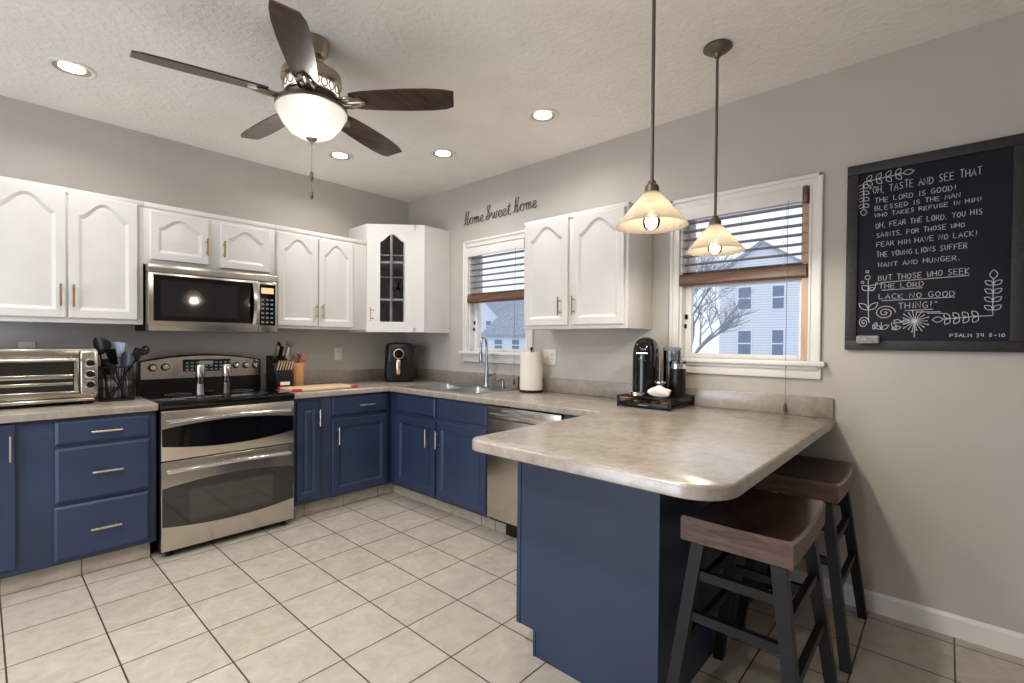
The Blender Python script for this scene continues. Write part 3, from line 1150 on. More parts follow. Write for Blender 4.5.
area = sum(outl[k - 1][0] * outl[k][1] - outl[k][0] * outl[k - 1][1] for k in range(len(outl)))
sg = 1 if area > 0 else -1
mb = MB()
bm = mb.bm
rings = []
for z, dd in ((CTZ - CTH, 0.003), (CTZ - CTH + 0.003, 0), (CTZ - 0.009, 0), (CTZ - 0.003, 0.003), (CTZ, 0.009)):
    rings.append([bm.verts.new((p.x, p.y, z)) for p in shrink(outl, dd * sg)])
n = len(outl)
for i in range(len(rings) - 1):
    for k in range(n):
        bm.faces.new([rings[i][k], rings[i][(k + 1) % n], rings[i + 1][(k + 1) % n], rings[i + 1][k]])
for R_, z in ((rings[0], CTZ - CTH), (rings[-1], CTZ)):
    hv = [bm.verts.new((x, y, z)) for x, y in hole]
    ed = [bm.edges.get([R_[k], R_[(k + 1) % n]]) for k in range(n)]
    ed += [bm.edges.new([hv[k], hv[(k + 1) % 4]]) for k in range(4)]
    bmesh.ops.triangle_fill(bm, edges=ed, use_beauty=True)
    if z < CTZ:
        hl = hv
    else:
        for k in range(4):
            bm.faces.new([hl[k], hl[(k + 1) % 4], hv[(k + 1) % 4], hv[k]])
finish(mb, 'slab', M_COUNTER, t, 40)
mb = MB()
mb.box(LW, -1.416, -0.003, 0.002, 0.022, CTZ, 1.016, 0.003)
mb.box(RW, 0.0225, -PYB - 0.008, 0.002, 0.022, CTZ, 1.017, 0.003)
finish(mb, 'backsplash', M_COUNTER, t)

# ---------------------------------------------------------------- sink and faucet
t = thing('kitchen_sink', 'stainless double bowl sink set in the counter under the window', 'sink', ((SINK[0] + SINK[1]) / 2, (SINK[2] + SINK[3]) / 2, CTZ))
x0, x1, y0, y1 = SINK
ym = (y0 + y1) / 2
mb = MB()
bowls = [(x0 + 0.03, x1 - 0.09, y0 + 0.03, ym - 0.018), (x0 + 0.03, x1 - 0.09, ym + 0.018, y1 - 0.03)]
zt = CTZ + 0.004
xs = [x0, bowls[0][0], bowls[0][1], x1]
ys = [y0, bowls[0][2], bowls[0][3], bowls[1][2], bowls[1][3], y1]
V, Fs = [], []
for x in xs:
    for y in ys:
        V.append((x, y, zt))
for i in range(3):
    for j in range(5):
        if i == 1 and j in (1, 3):
            continue
        Fs.append((i * 6 + j, (i + 1) * 6 + j, (i + 1) * 6 + j + 1, i * 6 + j + 1))
mb.faces(V, Fs)
rim = [(x0, y0), (x1, y0), (x1, y1), (x0, y1)]
mb.loft([[Vector((x, y, zt)) for x, y in rim], [Vector((x, y, CTZ + 0.0005)) for x, y in rim]], False)
finish(mb, 'rim', M_SINK, t, 0)
for b in bowls:
    mb = MB()
    def rr(b, ins, z, r):
        xa, xb, ya, yb = b[0] + ins, b[1] - ins, b[2] + ins, b[3] - ins
        pts = []
        for cx, cy, a in ((xb - r, yb - r, 0), (xa + r, yb - r, 90), (xa + r, ya + r, 180), (xb - r, ya + r, 270)):
            for k in range(6):
                q = radians(a + 90 * k / 5)
                pts.append(Vector((cx + r * cos(q), cy + r * sin(q), z)))
        return pts
    mb.loft([rr(b, 0, zt, 0.02), rr(b, 0.004, zt - 0.02, 0.03), rr(b, 0.008, zt - 0.15, 0.04), rr(b, 0.035, zt - 0.175, 0.05)], False)
    L = rr(b, 0.035, zt - 0.175, 0.05)
    mb.faces(L, [tuple(range(len(L)))])
    bw = finish(mb, 'bowl', M_SINK, t, 40)
    mb = MB()
    mb.lathe([(0.04, 0.0), (0.04, 0.003), (0.02, 0.004)], ((b[0] + b[1]) / 2, (b[2] + b[3]) / 2, zt - 0.174), seg=20)
    finish(mb, 'drain', M_CHROME, bw)

t = thing('kitchen_faucet', 'tall chrome pull-down faucet behind the sink', 'faucet', (-0.12, -1.245, zt))
mb = MB()
mb.lathe([(0.028, 0), (0.028, 0.006), (0.022, 0.012), (0.018, 0.03), (0.017, 0.15), (0.013, 0.165), (0.013, 0.17)], (-0.12, -1.245, zt), seg=20)
finish(mb, 'base', M_FAUCET, t)
mb = MB()
pts = [(-0.12, -1.245, zt + 0.165), (-0.12, -1.243, 1.24)]
for k in range(9):
    q = pi * k / 8
    w_ = 0.075 * (1 - cos(q))
    pts.append((-0.12 - 0.88 * w_, -1.243 - 0.47 * w_, 1.245 + 0.075 * sin(q)))
pts += [(-0.252, -1.3135, 1.2)]
mb.tube(pts, 0.0105, 12)
finish(mb, 'spout', M_FAUCET, t)
mb = MB()
mb.lathe([(0.012, 0), (0.015, 0.01), (0.013, 0.08), (0.011, 0.09)], (-0.252, -1.3135, 1.115), seg=16)
finish(mb, 'spray_head', M_FAUCET, t)
mb = MB()
mb.tube([(-0.12, -1.245, zt + 0.09), (-0.12, -1.285, zt + 0.095)], 0.013, 12)
mb.tube([(-0.12, -1.285, zt + 0.095), (-0.125, -1.345, zt + 0.112)], 0.007, 10)
finish(mb, 'lever', M_FAUCET, t)

t = thing('soap_dispenser', 'small bronze soap pump right of the faucet', 'soap dispenser', (-0.11, -1.42, zt))
mb = MB()
mb.lathe([(0.02, 0), (0.02, 0.008), (0.012, 0.014), (0.011, 0.045), (0.006, 0.05), (0.006, 0.066)], (-0.11, -1.42, zt), seg=16)
finish(mb, 'collar', M_FAUCET, t)
mb = MB()
mb.tube([(-0.11, -1.42, zt + 0.066), (-0.15, -1.42, zt + 0.072), (-0.175, -1.42, zt + 0.064)], 0.0065, 10)
finish(mb, 'pump_spout', M_FAUCET, t)

# ---------------------------------------------------------------- range
t = thing('range', 'stainless steel double oven range with black glass cooktop between blue cabinets', 'stove', (-1.808, -0.34, 0))
SL, SR = -2.189, -1.427
SF = 0.67
mb = MB()
mb.box(LW, SL + 0.002, SR - 0.002, 0.03, SF - 0.03, 0.03, 0.885, 0.003)
finish(mb, 'body', M_BLACK, t)
for a in (SL + 0.05, SR - 0.05):
    for b in (0.1, 0.6):
        mb = MB()
        mb.lathe([(0.018, 0), (0.018, 0.012), (0.01, 0.03)], LW(a, b, 0), seg=12)
        finish(mb, 'foot', M_BLACKM, t)
mb = MB()
mb.box(LW, SL - 0.003, SR + 0.003, 0.07, SF + 0.006, 0.882, 0.918, 0.006)
ck = finish(mb, 'cooktop', M_GLASSB, t)
for a, b, r in ((-2.0, 0.22, 0.075), (-1.62, 0.22, 0.085), (-2.0, 0.50, 0.095), (-1.62, 0.50, 0.075)):
    mb = MB()
    mb.lathe([(r, 0), (r, 0.0004), (r - 0.003, 0.0004), (r - 0.003, 0)], LW(a, b, 0.9181), seg=36, caps=False)
    finish(mb, 'burner_ring', M_GREYP, ck)
# backguard: black housing with bowed top and a steel control face
def bowtop(a, z0, bow):
    q = (a - SL) / (SR - SL) * 2 - 1
    return z0 + bow * (1 - q * q)
mb = MB()
AA = [SL + (SR - SL) * k / 20 for k in range(21)]
lo = [LW(a, 0.012, 0.885) for a in AA] 
pf = [LW(SL, 0.075, 0.885)] + [LW(a, 0.075, bowtop(a, 1.135, 0.045)) for a in AA] + [LW(SR, 0.075, 0.885)]
mb.prism(pf, LW.d * -0.062)
bg = finish(mb, 'backguard', M_BLACK, t)
mb = MB()
A3 = [SL + 0.012 + (SR - SL - 0.024) * k / 20 for k in range(21)]
pf = [LW(a, 0.077, 1.012) for a in (A3[0], A3[-1])][::-1]
ring = [LW(A3[0], 0.074, 1.015)] + [LW(a, 0.074, bowtop(a, 1.126, 0.042)) for a in A3] + [LW(A3[-1], 0.074, 1.015)]
mb.prism(ring, LW.d * 0.010)
cf = finish(mb, 'control_panel', M_STEEL, bg)
mb = MB()
mb.box(LW, -1.941, -1.642, 0.083, 0.087, 1.058, 1.143, 0.002, M_GLASSB)
mb.box(LW, -1.845, -1.755, 0.0865, 0.0878, 1.105, 1.132, 0, M_DISPG)
for i in range(10):
    for j in range(3):
        a = -1.925 + i * 0.03
        if -1.85 < a < -1.75 and j == 2:
            continue
        mb.box(LW, a, a + 0.018, 0.0865, 0.0876, 1.066 + j * 0.024, 1.078 + j * 0.024, 0, M_GREYP)
finish(mb, 'keypad', M_GLASSB, bg, 0)
def knob(fr, a, b, c, r, parent, ring=M_BLACK, cap=M_CHROME):
    mb = MB()
    p = fr(a, b, c)
    mb.lathe([(r, 0), (r * 1.0, 0.006), (r * 0.78, 0.008)], p, fr.d, 20, ring)
    mb.lathe([(r * 0.74, 0.006), (r * 0.68, 0.028), (r * 0.6, 0.031), (0.0, 0.031)], p, fr.d, 20, cap)
    mb.box(fr, a - 0.003, a + 0.003, b + 0.028, b + 0.036, c - r * 0.6, c + r * 0.6, 0.001, cap)
    return finish(mb, 'knob', ring, parent)
for a, c, r in ((-2.113, 1.092, 0.026), (-2.043, 1.095, 0.026), (-1.605, 1.095, 0.024), (-1.537, 1.094, 0.024), (-1.468, 1.092, 0.026), (-1.468, 1.128, 0.012)):
    knob(LW, a, 0.084, c, r, bg)
# oven doors
def oven_door(nm, c0, c1, band, hz, wm):
    mb = MB()
    mb.box(LW, SL, SR, SF - 0.03, SF, c0, c1, 0.004)
    d = finish(mb, nm, M_STEEL, t)
    e0, m0, e1, m1 = band
    mb = MB()
    up_, dn = [], []
    for k in range(25):
        q = k / 24
        a = SL + 0.004 + (SR - SL - 0.008) * q
        w = 1 - (2 * q - 1) ** 2
        up_.append(LW(a, SF - 0.001, e1 + (m1 - e1) * w))
        dn.append(LW(a, SF - 0.001, e0 + (m0 - e0) * w))
    mb.prism(dn + up_[::-1], LW.d * 0.003)
    finish(mb, 'oven_window', wm, d, 30)
    mb = MB()
    pts = []
    for k in range(21):
        q = k / 20
        a = SL + 0.035 + (SR - SL - 0.07) * q
        w = 1 - (2 * q - 1) ** 2
        pts.append(LW(a, SF + 0.028 + 0.022 * w, hz + 0.012 * w))
    mb.tube(pts, 0.0105, 12)
    for q in (0, 20):
        p = pts[q]
        mb.tube([Vector((p.x, -SF, p.z)), p], 0.0115, 10)
    finish(mb, 'handle', M_CHROME, d)
    return d
oven_door('upper_oven_door', 0.575, 0.866, (0.662, 0.628, 0.762, 0.791), 0.804, M_GLASSB)
d = oven_door('lower_oven_door', 0.045, 0.569, (0.192, 0.160, 0.414, 0.446), 0.512, M_GLASSW)
mb = MB()
mb.box(LW, -2.05, -1.57, SF + 0.0015, SF + 0.0032, 0.20, 0.39, 0.0)
finish(mb, 'inner_glass', M_GLASSI, d, 0)

# grinders on the cooktop
def grinder(x, y, label, fill):
    z = 0.9185
    g = thing('grinder', label, 'grinder', (x, y, z), 'salt and pepper grinders on the cooktop')
    mb = MB()
    mb.lathe([(0.026, 0), (0.027, 0.01), (0.024, 0.03), (0.022, 0.06), (0.023, 0.12)], (x, y, z), seg=20)
    finish(mb, 'jar', M_CLEAR, g)
    mb = MB()
    mb.lathe([(0.020, 0.006), (0.019, 0.06), (0.018, 0.075)], (x, y, z), seg=16)
    finish(mb, 'contents', fill, g)
    mb = MB()
    mb.lathe([(0.024, 0.12), (0.026, 0.125), (0.027, 0.195), (0.024, 0.201), (0.01, 0.203)], (x, y, z), seg=20)
    finish(mb, 'cap', M_STEEL, g)
M_SALT = mat('salt', srgb(225, 215, 205), 0.9)
M_PEPPER = mat('peppercorns', srgb(140, 120, 112), 0.9)
grinder(-1.925, -0.42, 'clear grinder with steel cap on the cooktop, left of the pair', M_SALT)
grinder(-1.770, -0.42, 'clear grinder with steel cap on the cooktop, nearer the knife block', M_PEPPER)
mb = MB()
mb.lathe([(0.03, 0), (0.055, 0.006), (0.06, 0.014), (0.056, 0.014), (0.03, 0.004)], (-1.86, -0.27, 0.9185), seg=24)
solo(mb, 'spoon_rest', M_BLACK, 'round black spoon rest on the cooktop behind the grinders', 'spoon rest', (-1.86, -0.27, 0.9185))

# ---------------------------------------------------------------- microwave
t = thing('microwave', 'stainless over-the-range microwave hanging above the cooktop', 'microwave', (-1.81, -0.2, 1.335))
ML, MR, MF = -2.197, -1.432, 0.405
mb = MB()
mb.box(LW, ML + 0.004, MR - 0.004, 0.004, MF - 0.09, 1.337, 1.748, 0.003)
finish(mb, 'body', M_BLACKM, t)
mb = MB()
mb.box(LW, ML, MR, MF - 0.088, MF, 1.700, 1.750, 0.004)
finish(mb, 'top_strip', M_STEEL, t)
mb = MB()
DRX = -1.563
mb.box(LW, ML, DRX - 0.001, MF - 0.088, MF, 1.337, 1.698, 0.004)
d = finish(mb, 'door', M_STEEL, t)
mb = MB()
mb.box(LW, -2.172, DRX - 0.012, MF - 0.002, MF + 0.003, 1.398, 1.684, 0.003, M_GLASSB)
mb.box(LW, -2.135, -1.70, MF + 0.0025, MF + 0.0035, 1.43, 1.652, 0, M_GLASSW)
finish(mb, 'door_window', M_GLASSB, d, 0)
mb = MB()
pts = []
for k in range(15):
    q = k / 14
    w = 1 - (2 * q - 1) ** 2
    pts.append((1.392 + 0.29 * q, 0.012 + 0.035 * w))
lo = []
for z, b in pts:
    lo.append([LW(-1.607, MF + b - 0.010, z), LW(-1.607, MF + b, z), LW(-1.590, MF + b + 0.008, z), LW(-1.570, MF + b, z), LW(-1.570, MF + b - 0.010, z)])
mb.loft(lo)
finish(mb, 'handle', M_STEEL, d, 30)
mb = MB()
mb.box(LW, DRX + 0.001, MR, MF - 0.088, MF, 1.337, 1.698, 0.004)
cp = finish(mb, 'control_panel', M_STEEL, t)
mb = MB()
mb.box(LW, DRX + 0.006, MR - 0.016, MF - 0.002, MF + 0.002, 1.388, 1.680, 0.002, M_GLASSB)
mb.box(LW, -1.545, -1.462, MF + 0.0015, MF + 0.0028, 1.615, 1.655, 0, M_DISPWARM)
for i in range(3):
    for j in range(6):
        mb.box(LW, -1.545 + i * 0.031, -1.527 + i * 0.031, MF + 0.0015, MF + 0.0027, 1.405 + j * 0.032, 1.417 + j * 0.032, 0, M_GREYP)
finish(mb, 'keypad', M_GLASSB, cp, 0)
mb = MB()
mb.box(LW, -1.86, -1.77, MF + 0.0001, MF + 0.0012, 1.719, 1.732)
finish(mb, 'badge', M_GREYP, t, 0)
for a in (-2.05, -1.58):
    mb = MB()
    mb.box(LW, a - 0.09, a + 0.09, 0.1, 0.3, 1.333, 1.338)
    finish(mb, 'grease_filter', M_GREYP, t, 0)

# ---------------------------------------------------------------- toaster oven
t = thing('toaster_oven', 'stainless toaster oven with three knobs on the left counter', 'toaster oven', (-2.68, -0.26, CTZ))
TL, TR, TF = -2.93, -2.431, 0.42
z0 = CTZ + 0.022
z1 = CTZ + 0.315
mb = MB()
mb.box(LW, TL, TR, 0.06, TF - 0.02, z0 + 0.01, z1, 0.018, M_STEEL, 3)
mb.box(LW, -2.512, TR, TF - 0.025, TF, z0 + 0.032, z1 - 0.012, 0.012, M_STEEL, 3)
mb.box(LW, TL, -2.516, TF - 0.03, TF - 0.016, z0 + 0.03, z1 - 0.012, 0.002, M_BLACKM)
finish(mb, 'body', M_STEEL, t)
mb = MB()
mb.box(LW, TL + 0.004, -2.516, TF - 0.016, TF + 0.002, z1 - 0.055, z1 - 0.004, 0.003)
mb.box(LW, TL + 0.004, -2.516, TF - 0.016, TF + 0.002, z0 + 0.030, z0 + 0.058, 0.003)
mb.box(LW, TL + 0.004, TL + 0.03, TF - 0.016, TF + 0.002, z0 + 0.058, z1 - 0.055, 0.002)
mb.box(LW, -2.536, -2.516, TF - 0.016, TF + 0.002, z0 + 0.058, z1 - 0.055, 0.002)
d = finish(mb, 'door', M_STEEL, t)
mb = MB()
mb.box(LW, TL + 0.03, -2.536, TF - 0.008, TF - 0.005, z0 + 0.058, z1 - 0.055)
finish(mb, 'door_glass', M_GLASSW, d, 0)
mb = MB()
mb.tube([LW(TL + 0.03, TF + 0.03, z1 - 0.062), LW(-2.53, TF + 0.03, z1 - 0.062)], 0.009, 12)
for a in (TL + 0.05, -2.55):
    mb.tube([LW(a, TF, z1 - 0.045), LW(a, TF + 0.03, z1 - 0.062)], 0.007, 8)
finish(mb, 'door_handle', M_STEEL, d)
for zz, w in ((1.075, 0.012), (1.035, 0.008)):
    mb = MB()
    mb.box(LW, TL + 0.03, -2.54, TF - 0.0045, TF + 0.004, zz - w, zz + w, 0.003)
    finish(mb, 'rack_edge', M_STEEL, d)
for c in (1.147, 1.085, 1.025):
    knob(LW, -2.470, TF, c, 0.025, t, M_CHROME, M_BLACK)
mb = MB()
mb.box(LW, -2.475, -2.469, TF - 0.001, TF + 0.0015, 1.183, 1.196)
finish(mb, 'indicator', M_RED, t, 0)
mb = MB()
mb.box(LW, TL - 0.005, -2.45, 0.36, 0.435, z0 - 0.002, z0 + 0.016, 0.006)
finish(mb, 'crumb_tray', M_STEEL, t)
for a in (TL + 0.04, -2.465):
    for b in (0.10, 0.37):
        mb = MB()
        mb.lathe([(0.014, 0), (0.016, 0.02), (0.016, z0 + 0.01 - CTZ)], LW(a, b, CTZ), seg=12)
        finish(mb, 'foot', M_BLACKM, t)

# ---------------------------------------------------------------- utensil basket
BX, BY, BZ = -2.335, -0.30, CTZ + 0.001
t = thing('utensil_basket', 'square black wire basket holding cooking utensils beside the toaster oven', 'basket', (BX, BY, BZ))
mb = MB()
bw = 0.072
hh = 0.20
def sq(z, w):
    return [(BX - w, BY - w, z), (BX + w, BY - w, z), (BX + w, BY + w, z), (BX - w, BY + w, z)]
for z, r in ((0.004, 0.004), (0.07, 0.0022), (0.135, 0.0022), (hh, 0.004)):
    mb.tube(sq(BZ + z, bw), r, 6, closed=True)
for k in range(5):
    q = -bw + 2 * bw * k / 4
    for p in ((BX + q, BY - bw), (BX + q, BY + bw), (BX - bw, BY + q), (BX + bw, BY + q)):
        mb.tube([(p[0], p[1], BZ + 0.004), (p[0], p[1], BZ + hh)], 0.002, 5)
mb.box(XY, BX - bw, BX + bw, BY - bw, BY + bw, BZ, BZ + 0.005)
finish(mb, 'wire_frame', M_BLACKM, t)


def utensil(kind, foot, head, mtl, label, cat, name, group='utensils in the wire basket', hr=0.035, hmat=None):
    """foot and head are world points of the handle ends"""
    f, h = Vector(foot), Vector(head)
    d = (h - f).normalized()
    u = thing(name, label, cat, f, group)
    mb = MB()
    mb.tube([f, f.lerp(h, 0.5), h], 0.0055, 8, taper=0.9)
    finish(mb, 'utensil_handle', mtl, u)
    mb = MB()
    side = d.cross(Vector((0.74, 0.67, 0))).normalized()
    nrm = side.cross(d).normalized()
    if kind in ('spoon', 'ladle'):
        loops = []
        L = hr * (2.4 if kind == 'spoon' else 2.0)
        for i in range(9):
            s_ = i / 8
            w = hr * max(0.08, math.sqrt(max(0, 1 - (2 * s_ - 1) ** 2)))
            c = h + d * (L * s_ - 0.004)
            dp = (0.012 if kind == 'spoon' else 0.03) * math.sin(pi * s_)
            loops.append([c + side * (w * cos(2 * pi * k / 12)) + nrm * (0.004 * sin(2 * pi * k / 12) - dp * (1 - cos(2 * pi * k / 12) ** 2) + dp) for k in range(12)])
        mb.loft(loops)
    elif kind == 'turner':
        n = 4
        for k in range(n):
            o = (k - (n - 1) / 2) * hr * 0.5
            mb.bar(h + side * o * 0.7 + d * 0.0, h + side * o + d * hr * 2.0, hr * 0.36, 0.003, upv=nrm)
        mb.bar(h - side * hr * 0.9 + d * hr * 2.0, h + side * hr * 0.9 + d * hr * 2.0, hr * 0.3, 0.003, upv=nrm)
        mb.bar(h - side * hr * 0.8, h + side * hr * 0.8, hr * 0.3, 0.003, upv=nrm)
    elif kind == 'brush':
        mb.bar(h, h + d * hr * 2.1, hr * 1.5, 0.02, upv=nrm, w2=hr * 1.7)
        mb.bar(h + d * hr * 0.5 - nrm * 0.004, h + d * hr * 2.0 - nrm * 0.004, hr * 1.2, 0.02, upv=nrm)
    elif kind == 'whisk':
        for k in range(5):
            an = pi * k / 5
            e = side * cos(an) + nrm * sin(an)
            mb.tube([h + e * 0.006, h + d * 0.04 + e * hr * 0.8, h + d * 0.075 + e * hr, h + d * 0.1, h + d * 0.075 - e * hr, h + d * 0.04 - e * hr * 0.8, h - e * 0.006], 0.0012, 5)
    elif kind == 'scissors':
        for sgn in (-1, 1):
            c = h + side * sgn * 0.02 + d * 0.02
            mb.tube([c + side * (0.017 * cos(2 * pi * k / 12)) + d * (0.024 * sin(2 * pi * k / 12)) for k in range(12)], 0.005, 8, closed=True)
    elif kind == 'flat':
        mb.bar(h, h + d * hr * 2.2, hr * 1.1, 0.005, upv=nrm, w2=hr * 1.4)
    finish(mb, 'utensil_head', hmat or mtl, u)
    return u


fl = BZ + 0.009
utensil('ladle', (BX - 0.03, BY + 0.02, fl), (BX - 0.07, BY + 0.03, 1.19), M_BLACK, 'black ladle with the big round head at the back left of the wire basket', 'ladle', 'ladle', hr=0.055)
utensil('brush', (BX + 0.0, BY + 0.04, fl), (BX + 0.018, BY + 0.03, 1.175), M_LBLUE, 'pale blue wide spatula standing in the middle of the wire basket', 'spatula', 'spatula', hr=0.042, hmat=M_LBLUE)
utensil('spoon', (BX + 0.02, BY - 0.03, fl), (BX + 0.035, BY - 0.04, 1.115), M_BLACK, 'black spoon with dark grey head at the front of the wire basket', 'spoon', 'spoon', hr=0.042, hmat=mat('dark_grey_nylon', srgb(58, 62, 72), 0.3))
utensil('turner', (BX - 0.03, BY - 0.02, fl), (BX + 0.085, BY + 0.0, 1.155), M_BLACK, 'slotted black turner leaning right out of the wire basket', 'turner', 'slotted_turner', hr=0.036)
utensil('spoon', (BX - 0.04, BY + 0.04, fl), (BX + 0.125, BY + 0.05, 1.185), M_BLACK, 'black spoon leaning furthest right toward the range from the wire basket', 'spoon', 'spoon', hr=0.03)
utensil('flat', (BX - 0.05, BY - 0.04, fl), (BX - 0.055, BY - 0.045, 1.10), M_BLACK, 'flat black spatula at the front left of the wire basket', 'spatula', 'spatula', hr=0.03)

utensil('flat', (BX + 0.04, BY + 0.03, fl), (BX - 0.01, BY - 0.01, 1.13), M_BLACK, 'wide flat black spatula in the centre of the wire basket behind the grey spoon', 'spatula', 'spatula', hr=0.045)
utensil('spoon', (BX + 0.045, BY - 0.045, fl), (BX - 0.03, BY - 0.05, 1.07), M_BLACK, 'short black spoon low at the front of the wire basket', 'spoon', 'spoon', hr=0.036)
utensil('whisk', (BX + 0.05, BY + 0.05, fl), (BX + 0.055, BY + 0.055, 1.05), M_STEEL, 'steel whisk at the back right corner of the wire basket', 'whisk', 'whisk', hr=0.026)

# ---------------------------------------------------------------- knife block, crock, board
KX, KY, KZ = -1.345, -0.235, CTZ + 0.001
t = thing('knife_block', 'black knife block with small white label beside the range', 'knife block', (KX, KY, KZ))
mb = MB()
sd = [(-0.10, 0), (0.09, 0), (0.09, 0.10), (0.03, 0.195), (-0.10, 0.25)]     # y (forward = +) and z
# wedge leaning back to the wall, front lip toward the room
mb.prism([(KX - 0.065, KY - y, KZ + z) for y, z in sd], (0.13, 0, 0), bev=0.004)
finish(mb, 'block', M_BLACKM, t)
mb = MB()
mb.box(LW, KX - 0.035, KX + 0.035, -KY + 0.0895, -KY + 0.0915, KZ + 0.03, KZ + 0.055)
finish(mb, 'label_plate', M_PAPER, t, 0)
dk = Vector((0, -0.53, 0.85)).normalized()


def knife(px, fy, fz, L, w, hm, label, grp):
    p = Vector((px, KY - fy, KZ + fz))
    k = thing('knife', label, 'knife', p, grp)
    mb = MB()
    mb.bar(p, p + dk * L * 0.12, w * 0.9, w * 0.6, upv=(0, 1, 0))
    finish(mb, 'bolster', M_STEEL, k)
    mb = MB()
    mb.bar(p + dk * L * 0.12, p + dk * L, w * 0.8, w * 1.2, upv=(0, 1, 0), w2=w * 0.9, h2=w * 1.5)
    finish(mb, 'handle', hm, k)
ORD = ('first', 'second', 'third', 'fourth', 'fifth', 'sixth')
for i in range(6):
    knife(KX - 0.05 + i * 0.02, 0.066, 0.142, 0.085, 0.011, M_STEEL, 'small steel handled steak knife, %s from the left in the front row of the block' % ORD[i], 'steak knives in the knife block')
knife(KX - 0.035, -0.02, 0.219, 0.13, 0.022, M_STEEL, 'large knife with a bright steel handle at the left back of the block', 'large knives in the knife block')
knife(KX + 0.005, -0.03, 0.224, 0.11, 0.02, M_BLACK, 'large knife with a black handle in the middle of the block', 'large knives in the knife block')
knife(KX + 0.045, -0.02, 0.219, 0.12, 0.02, M_CHAMP, 'large knife with a champagne steel handle at the right back of the block', 'large knives in the knife block')
# honing steel
knife(KX - 0.01, -0.06, 0.236, 0.13, 0.02, M_BLACK, 'tall black handled knife standing at the very back of the block', 'large knives in the knife block')

CX, CYY, CZ = -1.205, -0.20, CTZ + 0.001
t = thing('utensil_crock', 'round tan wooden utensil holder right of the knife block', 'utensil holder', (CX, CYY, CZ))
mb = MB()
mb.lathe([(0.056, 0), (0.058, 0.004), (0.058, 0.186), (0.056, 0.19), (0.05, 0.19), (0.05, 0.01), (0.0, 0.01)], (CX, CYY, CZ), seg=32, caps=False)
mb.lathe([(0.056, 0), (0.0, 0.0)], (CX, CYY, CZ), seg=32, caps=False)
finish(mb, 'cup', M_CROCK, t)
g2 = 'utensils in the wooden holder'
cf = CZ + 0.014
utensil('spoon', (CX + 0.01, CYY + 0.01, cf), (CX - 0.045, CYY + 0.01, 1.215), M_GREYP, 'tall grey spoon standing in the wooden holder', 'spoon', 'spoon', g2, 0.03)
utensil('whisk', (CX + 0.01, CYY - 0.01, cf), (CX - 0.01, CYY - 0.015, 1.10), M_STEEL, 'steel whisk in the wooden holder', 'whisk', 'whisk', g2, 0.02)
utensil('flat', (CX - 0.01, CYY + 0.01, cf), (CX + 0.025, CYY + 0.015, 1.13), M_BLACK, 'black spatula in the wooden holder', 'spatula', 'spatula', g2, 0.02)
utensil('scissors', (CX - 0.01, CYY - 0.02, cf), (CX + 0.04, CYY - 0.025, 1.125), M_STEEL, 'scissors with orange handles in the wooden holder', 'scissors', 'scissors', g2, 0.02, M_ORANGE)
utensil('flat', (CX - 0.02, CYY, cf), (CX - 0.03, CYY - 0.03, 1.12), M_RED, 'dark red spatula in the wooden holder', 'spatula', 'spatula', g2, 0.018)

t = thing('cutting_board', 'pale wooden cutting board with red corner grips lying by the range', 'cutting board', (-1.15, -0.44, CTZ))
mb = MB()
mb.box(LW, -1.395, -0.90, 0.325, 0.600, CTZ + 0.003, CTZ + 0.019, 0.003)
finish(mb, 'slab', M_BOARDW, t)
for a in (-1.395, -0.90):
    for b in (0.325, 0.600):
        mb = MB()
        a_ = (a - 0.004, a + 0.055) if a < -1 else (a - 0.055, a + 0.004)
        b_ = (b - 0.004, b + 0.035) if b < 0.4 else (b - 0.035, b + 0.004)
        mb.box(LW, a_[0], a_[1], b_[0], b_[1], CTZ + 0.0005, CTZ + 0.021, 0.004)
        finish(mb, 'corner_grip', M_RED, t)

# ---------------------------------------------------------------- air fryer
AX = Vector((-0.285, -0.275, CTZ + 0.001))
AF = Fr(AX, (0.78, -0.62, 0), (-0.62, -0.78, 0))
t = thing('air_fryer', 'black air fryer with copper handle in the corner of the counter', 'air fryer', AX)
def rrect(fr, hw, hd, c, r, n=6, bo=0.0):
    pts = []
    for sa, sb, a0 in ((1, 1, 0), (-1, 1, 90), (-1, -1, 180), (1, -1, 270)):
        for k in range(n + 1):
            q = radians(a0 + 90 * k / n)
            pts.append(fr(sa * (hw - r) + r * cos(q), bo + sb * (hd - r) + r * sin(q), c))
    return pts
mb = MB()
mb.loft([rrect(AF, 0.118, 0.13, 0.0, 0.05), rrect(AF, 0.130, 0.14, 0.02, 0.055), rrect(AF, 0.132, 0.142, 0.05, 0.055), rrect(AF, 0.127, 0.138, 0.20, 0.055),
         rrect(AF, 0.121, 0.13, 0.31, 0.055), rrect(AF, 0.115, 0.124, 0.338, 0.055), rrect(AF, 0.09, 0.10, 0.352, 0.05), rrect(AF, 0.05, 0.06, 0.355, 0.04)])
finish(mb, 'body', M_BLACK, t, 40)
mb = MB()
mb.loft([rrect(AF, 0.108, 0.02, 0.045, 0.015, bo=0.132), rrect(AF, 0.104, 0.02, 0.19, 0.015, bo=0.128)])
bk = finish(mb, 'basket_front', M_BLACK, t, 40)
mb = MB()
mb.box(AF, -0.018, 0.018, 0.148, 0.185, 0.07, 0.205, 0.008)
finish(mb, 'handle', M_COPPER, bk)
mb = MB()
mb.tube([AF(0.042 * cos(2 * pi * k / 28), 0.135, 0.252 + 0.042 * sin(2 * pi * k / 28)) for k in range(28)], 0.0055, 8, closed=True)
finish(mb, 'dial_ring', M_CHAMP, t)
mb = MB()
mb.lathe([(0.040, 0), (0.038, 0.012), (0.0, 0.013)], AF(0, 0.126, 0.252), AF.d, 28)
finish(mb, 'dial', M_GLASSB, t)

